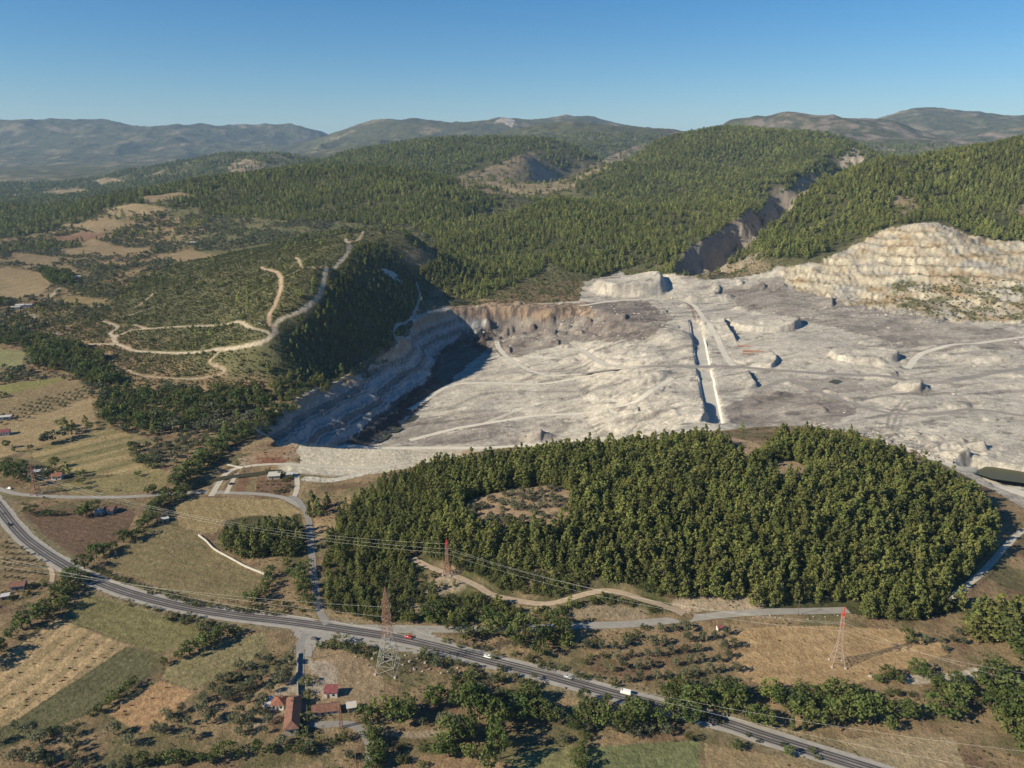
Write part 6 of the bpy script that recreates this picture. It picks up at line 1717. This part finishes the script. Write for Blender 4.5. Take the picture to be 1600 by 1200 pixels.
# ---- masses nobody could count: one object each, leaf clump trees set on points
def scatter(name, label, pts, kind_meshes, heights, widths=None, tone=None):
    n = len(pts)
    me = bpy.data.meshes.new(name); me.vertices.add(n); me.vertices.foreach_set('co', np.asarray(pts, np.float32).ravel()); me.update()
    w = heights if widths is None else widths
    a = me.attributes.new('size', 'FLOAT_VECTOR', 'POINT'); a.data.foreach_set('vector', np.column_stack([w, w, heights]).astype(np.float32).ravel())
    a = me.attributes.new('turn', 'FLOAT_VECTOR', 'POINT'); tz = np.zeros((n, 3), np.float32); tz[:, 2] = gt.uniform(0, 6.28, n); tz[:, 0] = gt.normal(size=n) * .05; tz[:, 1] = gt.normal(size=n) * .05
    a.data.foreach_set('vector', tz.ravel())
    if tone is not None:
        a = me.attributes.new('tone', 'FLOAT', 'POINT'); a.data.foreach_set('value', np.asarray(tone, np.float32))
    a = me.attributes.new('which', 'INT', 'POINT'); a.data.foreach_set('value', gt.integers(0, len(kind_meshes), n).astype(np.int32))
    col = bpy.data.collections.new(name + '_kinds')
    for i, m in enumerate(kind_meshes):
        o = bpy.data.objects.new('%s_kind_%02d' % (name, i), m); col.objects.link(o)
    o = tag(link(name, me), label, kind='stuff')
    ng = bpy.data.node_groups.new(name + '_nodes', 'GeometryNodeTree')
    ng.interface.new_socket('Geometry', in_out='INPUT', socket_type='NodeSocketGeometry'); ng.interface.new_socket('Geometry', in_out='OUTPUT', socket_type='NodeSocketGeometry')
    N = ng.nodes.new
    gi = N('NodeGroupInput'); go = N('NodeGroupOutput'); ip = N('GeometryNodeInstanceOnPoints'); ci = N('GeometryNodeCollectionInfo')
    ci.inputs['Collection'].default_value = col; ci.inputs['Separate Children'].default_value = True; ci.inputs['Reset Children'].default_value = True
    def attr(nm, ty):
        q = N('GeometryNodeInputNamedAttribute'); q.data_type = ty; q.inputs['Name'].default_value = nm; return q.outputs['Attribute']
    ng.links.new(gi.outputs[0], ip.inputs['Points']); ng.links.new(ci.outputs[0], ip.inputs['Instance'])
    ip.inputs['Pick Instance'].default_value = True
    ng.links.new(attr('which', 'INT'), ip.inputs['Instance Index'])
    ng.links.new(attr('turn', 'FLOAT_VECTOR'), ip.inputs['Rotation']); ng.links.new(attr('size', 'FLOAT_VECTOR'), ip.inputs['Scale'])
    ng.links.new(ip.outputs[0], go.inputs[0])
    md = o.modifiers.new('set_on_points', 'NODES'); md.node_group = ng
    return o

def with_trunks(kind):
    out = []
    for c, t in zip(CROWN[kind], TRUNK[kind]):
        cv = np.empty(len(c.vertices) * 3, np.float32); c.vertices.foreach_get('co', cv)
        cf = np.empty(len(c.polygons) * 4, np.int32); c.loops.foreach_get('vertex_index', cf)
        out.append(mesh_np(c.name, cv.reshape(-1, 3), cf.reshape(-1, 4), c.materials[0]))
    return out

P = np.column_stack([PX_[rest], PY_[rest], gz(PX_[rest], PY_[rest])])
over = OVER['pine']
if over: P = np.vstack([P, [(x, y, z) for x, y, z, h in over]])
Hh = np.concatenate([hh[rest], [h for *_, h in over]])
scatter('pine_forest', 'dense sunlit pine forest covering the hill in front of the mine', P, with_trunks('pine'), Hh, Hh * gt.uniform(.8, 1.25, len(Hh)), .36 * fbm(P[:, 0], P[:, 1], 45, 4, 321))

# maquis: bushes and young pines on the lower left flank of the hill and along the track
MX, MY = jitter_points(MAQUIS, 2.7, .5)
k = np.ones(len(MX), bool)
for key in ('dirt_track', 'lane', 'side_road', 'highway', 'forest_track'):
    L = ROADS[key]
    d = np.min(np.hypot(MX[:, None] - L[None, :, 0], MY[:, None] - L[None, :, 1]), axis=1); k &= d > (9 if key == 'highway' else 6.0)
mp, mq = project(MX, MY, gz(MX, MY))
bare = inpoly(mp, mq, [(645, 890), (690, 892), (740, 915), (745, 935), (690, 940), (650, 925)]) | inpoly(mp, mq, [(640, 950), (670, 948), (672, 972), (640, 975)]) | inpoly(mp, mq, [(900, 950), (1010, 950), (1010, 968), (890, 966)])
dens = np.where(mp < 650, 1.0, .85) * np.where(fbm(MX, MY, 16, 3, 302) > -.25, 1, .5) * np.where(bare, .12, 1)
k &= gt.random(len(MX)) < dens
MX, MY = MX[k], MY[k]
mh = np.where(gt.random(len(MX)) < np.where(mp[k] < 650, .25, .08), gt.uniform(5, 9, len(MX)), gt.uniform(2.2, 5.0, len(MX)))
young = mh > 4.5
scatter('undergrowth', 'dense maquis scrub on the lower flank of the pine hill', np.column_stack([MX, MY, gz(MX, MY)])[~young], with_trunks('bush'), mh[~young])
scatter('undergrowth', 'young pines rising from the maquis on the hill flank', np.column_stack([MX, MY, gz(MX, MY)])[young], with_trunks('pine'), mh[young], mh[young] * 1.15)

# wooded hills: density from the ground cover map
def grid_at(A, x, y):
    fa = np.clip(np.round((np.arctan2(x, y) - AZ0) / (AZ1 - AZ0) * (NA - 1)), 0, NA - 1).astype(int)
    fr = np.clip(np.round(np.interp(np.log(np.hypot(x, y)), lrs, np.arange(NR))), 0, NR - 1).astype(int)
    return A[fr, fa]
NEARVIS = ((GZ + 16 - CAM_H) / RR) >= RAY.M - 2e-4
HILLPOLY = [(60, 545), (140, 500), (200, 450), (300, 400), (400, 385), (545, 372), (640, 362), (690, 392), (690, 430), (660, 470), (650, 500), (620, 520), (615, 540), (540, 585), (450, 628), (400, 640), (330, 620), (250, 600), (180, 590), (120, 575)]
trackd = np.full(GX.shape, 1e9, np.float32)
for pts, w, c in PATHS:
    trackd = np.minimum(trackd, linedist(smooth_line(wpts(pts), 6), 12) - w * .5)
for W in P_FIELDS:
    trackd = np.where(grid_inpoly(W), -1, trackd)
pits = IN_MINE | IN_PIT
def wild(r0, r1, sp):
    A = 40
    az = R(A)
    X, Y = np.meshgrid(np.arange(-r1 * math.sin(az), r1 * math.sin(az), sp), np.arange(r0 * .7, r1, sp))
    X = X + gt.uniform(-.45, .45, X.shape) * sp; Y = Y + gt.uniform(-.45, .45, Y.shape) * sp
    X = X.ravel(); Y = Y.ravel(); rr = np.hypot(X, Y)
    k = (rr >= r0) & (rr < r1) & (np.abs(np.arctan2(X, Y)) < az)
    X, Y = X[k], Y[k]
    k = grid_at(NEARVIS, X, Y) & ~grid_at(pits, X, Y) & (grid_at(trackd, X, Y) > 1.5)
    return X[k], Y[k]
fx, fy, fh, fw = [], [], [], []
for r0, r1, sp, hs in ((690, 1600, 6.0, 10.5), (1600, 2600, 7.6, 12), (2600, 4200, 10.5, 14), (4200, 6800, 16, 17)):
    X, Y = wild(r0, r1, sp)
    d = grid_at(WD, X, Y)
    base = np.where(np.hypot(X, Y) > 4200, .42, np.where(np.hypot(X, Y) > 2300, .22, .02)) * (.3 + 1.4 * sstep(.35, .6, vnoise(X / 140, Y / 140, 310)))
    shade = inpoly(*project(X, Y, gz(X, Y)), WOODS['shade'])
    d = np.maximum(d * np.where(fbm(X, Y, 40, 3, 311) > -.3, 1, .45), base * (1 - .85 * grid_at(BW, X, Y)))
    d = d * np.where(fbm(X, Y, 150, 4, 316) > -.13, 1, .3)
    k = gt.random(len(X)) < d * .93
    X, Y = X[k], Y[k]; shade = shade[k]
    h = hs * gt.uniform(.65, 1.3, len(X)) * np.where(shade, .6, 1)
    fx.append(X); fy.append(Y); fh.append(h); fw.append(h * gt.uniform(.9, 1.3, len(X)) * (1.0 if r1 < 2700 else 1.35))
fx, fy, fh, fw = map(np.concatenate, (fx, fy, fh, fw))
scatter('far_forest', 'pine forest covering the hills and ridges behind the mine', np.column_stack([fx, fy, gz(fx, fy)]), FAR['pine'], fh, fw, (.28 + .5 * fbm(fx, fy, 190, 4, 320)) + .15 * gt.normal(size=len(fx)))
# shrubs of the near left hill and the shrubby slopes
X, Y = wild(640, 1700, 2.7)
px, py = project(X, Y, gz(X, Y))
inh = inpoly(px, py, HILLPOLY)
d = np.where(inh, .95, .12) * np.where(fbm(X, Y, 22, 4, 312) > -.12, 1.0, .4)
d = np.where(py > 640, .02, d)
d = np.where(inpoly(px, py, [(680, 425), (960, 405), (1100, 400), (1250, 400), (1200, 430), (1060, 440), (940, 470), (700, 478)]), .45, d)
k = gt.random(len(X)) < d
X, Y = X[k], Y[k]
h = gt.uniform(.8, 2.2, len(X)) * np.where(gt.random(len(X)) < .06, 2.2, 1)
scatter('scrub', 'low green shrubs over the near left hill', np.column_stack([X, Y, gz(X, Y)]), FAR['bush'], h)
# olive groves and loose trees of the far left plain
X, Y = wild(760, 3200, 8.5)
px, py = project(X, Y, gz(X, Y))
pl = ~inpoly(px, py, HILLPOLY) & (px < 720) & (grid_at(WD, X, Y) < .3)
nn = vnoise(X / 75, Y / 75, 313)
d = np.where(pl, np.where(nn > .48, .85, .10), 0)
k = gt.random(len(X)) < d
X, Y = X[k], Y[k]
h = gt.uniform(4.0, 7.5, len(X)) * np.where(gt.random(len(X)) < .12, 1.7, 1)
op = OVER['olive']
scatter('olive_groves', 'scattered olive groves of the left plain and hill feet', np.vstack([np.column_stack([X, Y, gz(X, Y)])] + ([np.array([(x, y, z) for x, y, z, hq in op])] if op else [])), FAR['olive'], np.concatenate([h, [hq for *_, hq in op]]), np.concatenate([h, [hq for *_, hq in op]]) * 1.1)
# broken rock and spoil lying about the mine
m_spoil = flat_mat('spoil_rock', (.36, .325, .27), .95, .35, .8, rand=.4)
def spoil_mesh(i):
    me = rocks[i % 4].copy(); me.materials.clear(); me.materials.append(m_spoil); return me
spoil = [spoil_mesh(i) for i in range(4)]
SX, SY = [], []
for poly, sp, pr, th in (([(735, 478), (910, 474), (1050, 470), (1060, 500), (1010, 540), (880, 550), (740, 548)], 6, .30, .05), ([(1120, 436), (1240, 424), (1330, 470), (1420, 500), (1600, 515), (1600, 545), (1400, 535), (1240, 500), (1140, 480)], 7, .25, .1),
                         ([(1360, 660), (1440, 690), (1500, 706), (1560, 716), (1560, 728), (1480, 722), (1420, 706), (1350, 680)], 3.2, .6, -.1), ([(620, 600), (800, 560), (1000, 560), (1060, 650), (900, 688), (620, 694)], 8, .22, .18), ([(1130, 560), (1600, 560), (1600, 690), (1400, 680), (1300, 660), (1140, 655)], 9, .22, .2),
                         ([(1260, 660), (1330, 668), (1380, 690), (1340, 690), (1270, 672)], 3.5, .6, -.1), ([(1260, 480), (1600, 480), (1600, 510), (1300, 500)], 5, .35, 0)):
    X, Y = jitter_points(poly, sp, .8)
    k = (gt.random(len(X)) < pr) & (fbm(X, Y, 32, 4, 318) > th)
    SX.append(X[k]); SY.append(Y[k])
SX, SY = np.concatenate(SX), np.concatenate(SY)
dch = grid_at(DCH, SX, SY); SX, SY = SX[dch > 14], SY[dch > 14]
sz = np.exp(gt.normal(size=len(SX)) * .5) * .95
scatter('spoil_rubble', 'broken rock and spoil lying on the mine floor', np.column_stack([SX, SY, gz(SX, SY) - .1]), spoil, np.clip(sz, .4, 3.2), np.clip(sz * 1.3, .5, 4.5))
# scrub growing on the lower quarry face
X, Y = jitter_points([(1385, 440), (1440, 428), (1500, 430), (1600, 440), (1700, 445), (1700, 505), (1600, 502), (1500, 500), (1430, 492), (1390, 470)], 6, .6)
k = gt.random(len(X)) < np.where(fbm(X, Y, 30, 4, 317) > .0, .6, .12)
X, Y = X[k], Y[k]
scatter('quarry_scrub', 'green brown scrub on the lower part of the quarry face', np.column_stack([X, Y, gz(X, Y)]), FAR['bush'], gt.uniform(1.2, 3.4, len(X)))
# tree belt at the foot of the left hill and the clumps of the left plain
bx, by, bh = [], [], []
for poly, sp, hs, pr in (([(150, 640), (165, 610), (230, 612), (300, 610), (400, 606), (470, 604), (500, 596), (520, 606), (470, 628), (420, 634), (350, 650), (300, 668), (230, 680), (170, 665)], 7, 10, .75), ([(40, 545), (70, 530), (120, 540), (160, 560), (190, 600), (140, 606), (110, 585), (60, 572)], 7, 12, .85),
                         ([(0, 540), (-60, 540), (-40, 510), (20, 508), (60, 520), (90, 532), (40, 544)], 8, 9, .6), ([(45, 430), (70, 425), (110, 430), (118, 448), (80, 446)], 7, 13, .9), ([(470, 612), (540, 592), (600, 562), (612, 552), (560, 592), (500, 618)], 8, 7, .8),
                         ([(20, 490), (60, 478), (120, 476), (175, 484), (165, 500), (120, 520), (60, 520), (20, 510)], 6, 4, .8), ([(-60, 465), (15, 455), (15, 475), (-60, 490)], 7, 10, .8), ([(100, 455), (170, 440), (250, 430), (260, 440), (180, 462), (120, 468)], 8, 6, .6)):
    X, Y = jitter_points(poly, sp, .6)
    kk = (gt.random(len(X)) < pr) & (grid_at(trackd, X, Y) > 1)
    bx.append(X[kk]); by.append(Y[kk]); bh.append(hs * gt.uniform(.6, 1.3, kk.sum()))
for k_ in ('broad', 'bush'):
    for x_, y_, z_, h_ in OVER[k_]: bx.append(np.array([x_])); by.append(np.array([y_])); bh.append(np.array([h_]))
bx, by, bh = map(np.concatenate, (bx, by, bh))
scatter('tree_belt', 'dark tree belts at the foot of the left hill', np.column_stack([bx, by, gz(bx, by)]), with_trunks('broad') + with_trunks('pine'), bh, bh * 1.1)
# dry weeds and low tufts over the near plain
X, Y = np.meshgrid(np.arange(-560, 560, 2.6), np.arange(270, 700, 2.6))
X = (X + gt.uniform(-1.2, 1.2, X.shape)).ravel(); Y = (Y + gt.uniform(-1.2, 1.2, Y.shape)).ravel()
k = ~grid_at(pits, X, Y) & (gt.random(len(X)) < np.where(fbm(X, Y, 20, 4, 314) > .12, .5, .05))
k &= ~grid_at(inph, X, Y)
rd = np.full(GX.shape, 1e9, np.float32)
for L in ROADS.values(): rd = np.minimum(rd, linedist(L[::2], 10))
k &= grid_at(rd, X, Y) > 5.5
for W in P_FIELDS: k &= ~(inpoly(X, Y, W) & (gt.random(len(X)) < .96))
X, Y = X[k], Y[k]
scatter('weeds', 'dry weeds and low tufts on the unploughed ground', np.column_stack([X, Y, gz(X, Y)]), FAR['bush'], gt.uniform(.35, 1.1, len(X)))
# ------------------------------------------------------------------ haze: the air of the whole valley
def haze_box():
    m = bpy.data.materials.new('haze'); m.use_nodes = True
    nt = m.node_tree; nt.nodes.clear()
    out = nt.nodes.new('ShaderNodeOutputMaterial')
    pv = nt.nodes.new('ShaderNodeVolumePrincipled')
    pv.inputs['Color'].default_value = (.44, .68, 1.0, 1)
    pv.inputs['Density'].default_value = HAZE_D
    pv.inputs['Anisotropy'].default_value = 0.0
    nt.links.new(pv.outputs[0], out.inputs['Volume'])
    zb, zt = float(GZ.min()) - 1.0, float(GZ.max()) + 30
    xs = float(np.abs(GX).max()) + 50; y0 = -200.0; y1 = float(GY.max()) + 50
    V = [(sx * xs, yy, zz) for zz in (zb, zt) for yy in (y0, y1) for sx in (-1, 1)]
    Fq = [(0, 2, 3, 1), (4, 5, 7, 6), (0, 1, 5, 4), (2, 6, 7, 3), (0, 4, 6, 2), (1, 3, 7, 5)]
    o = link('haze', mesh_np('haze', V, Fq, m))
    tag(o, 'thin blue haze over the valley and mountains', kind='stuff')
HAZE_D = 2.9e-5
haze_box()
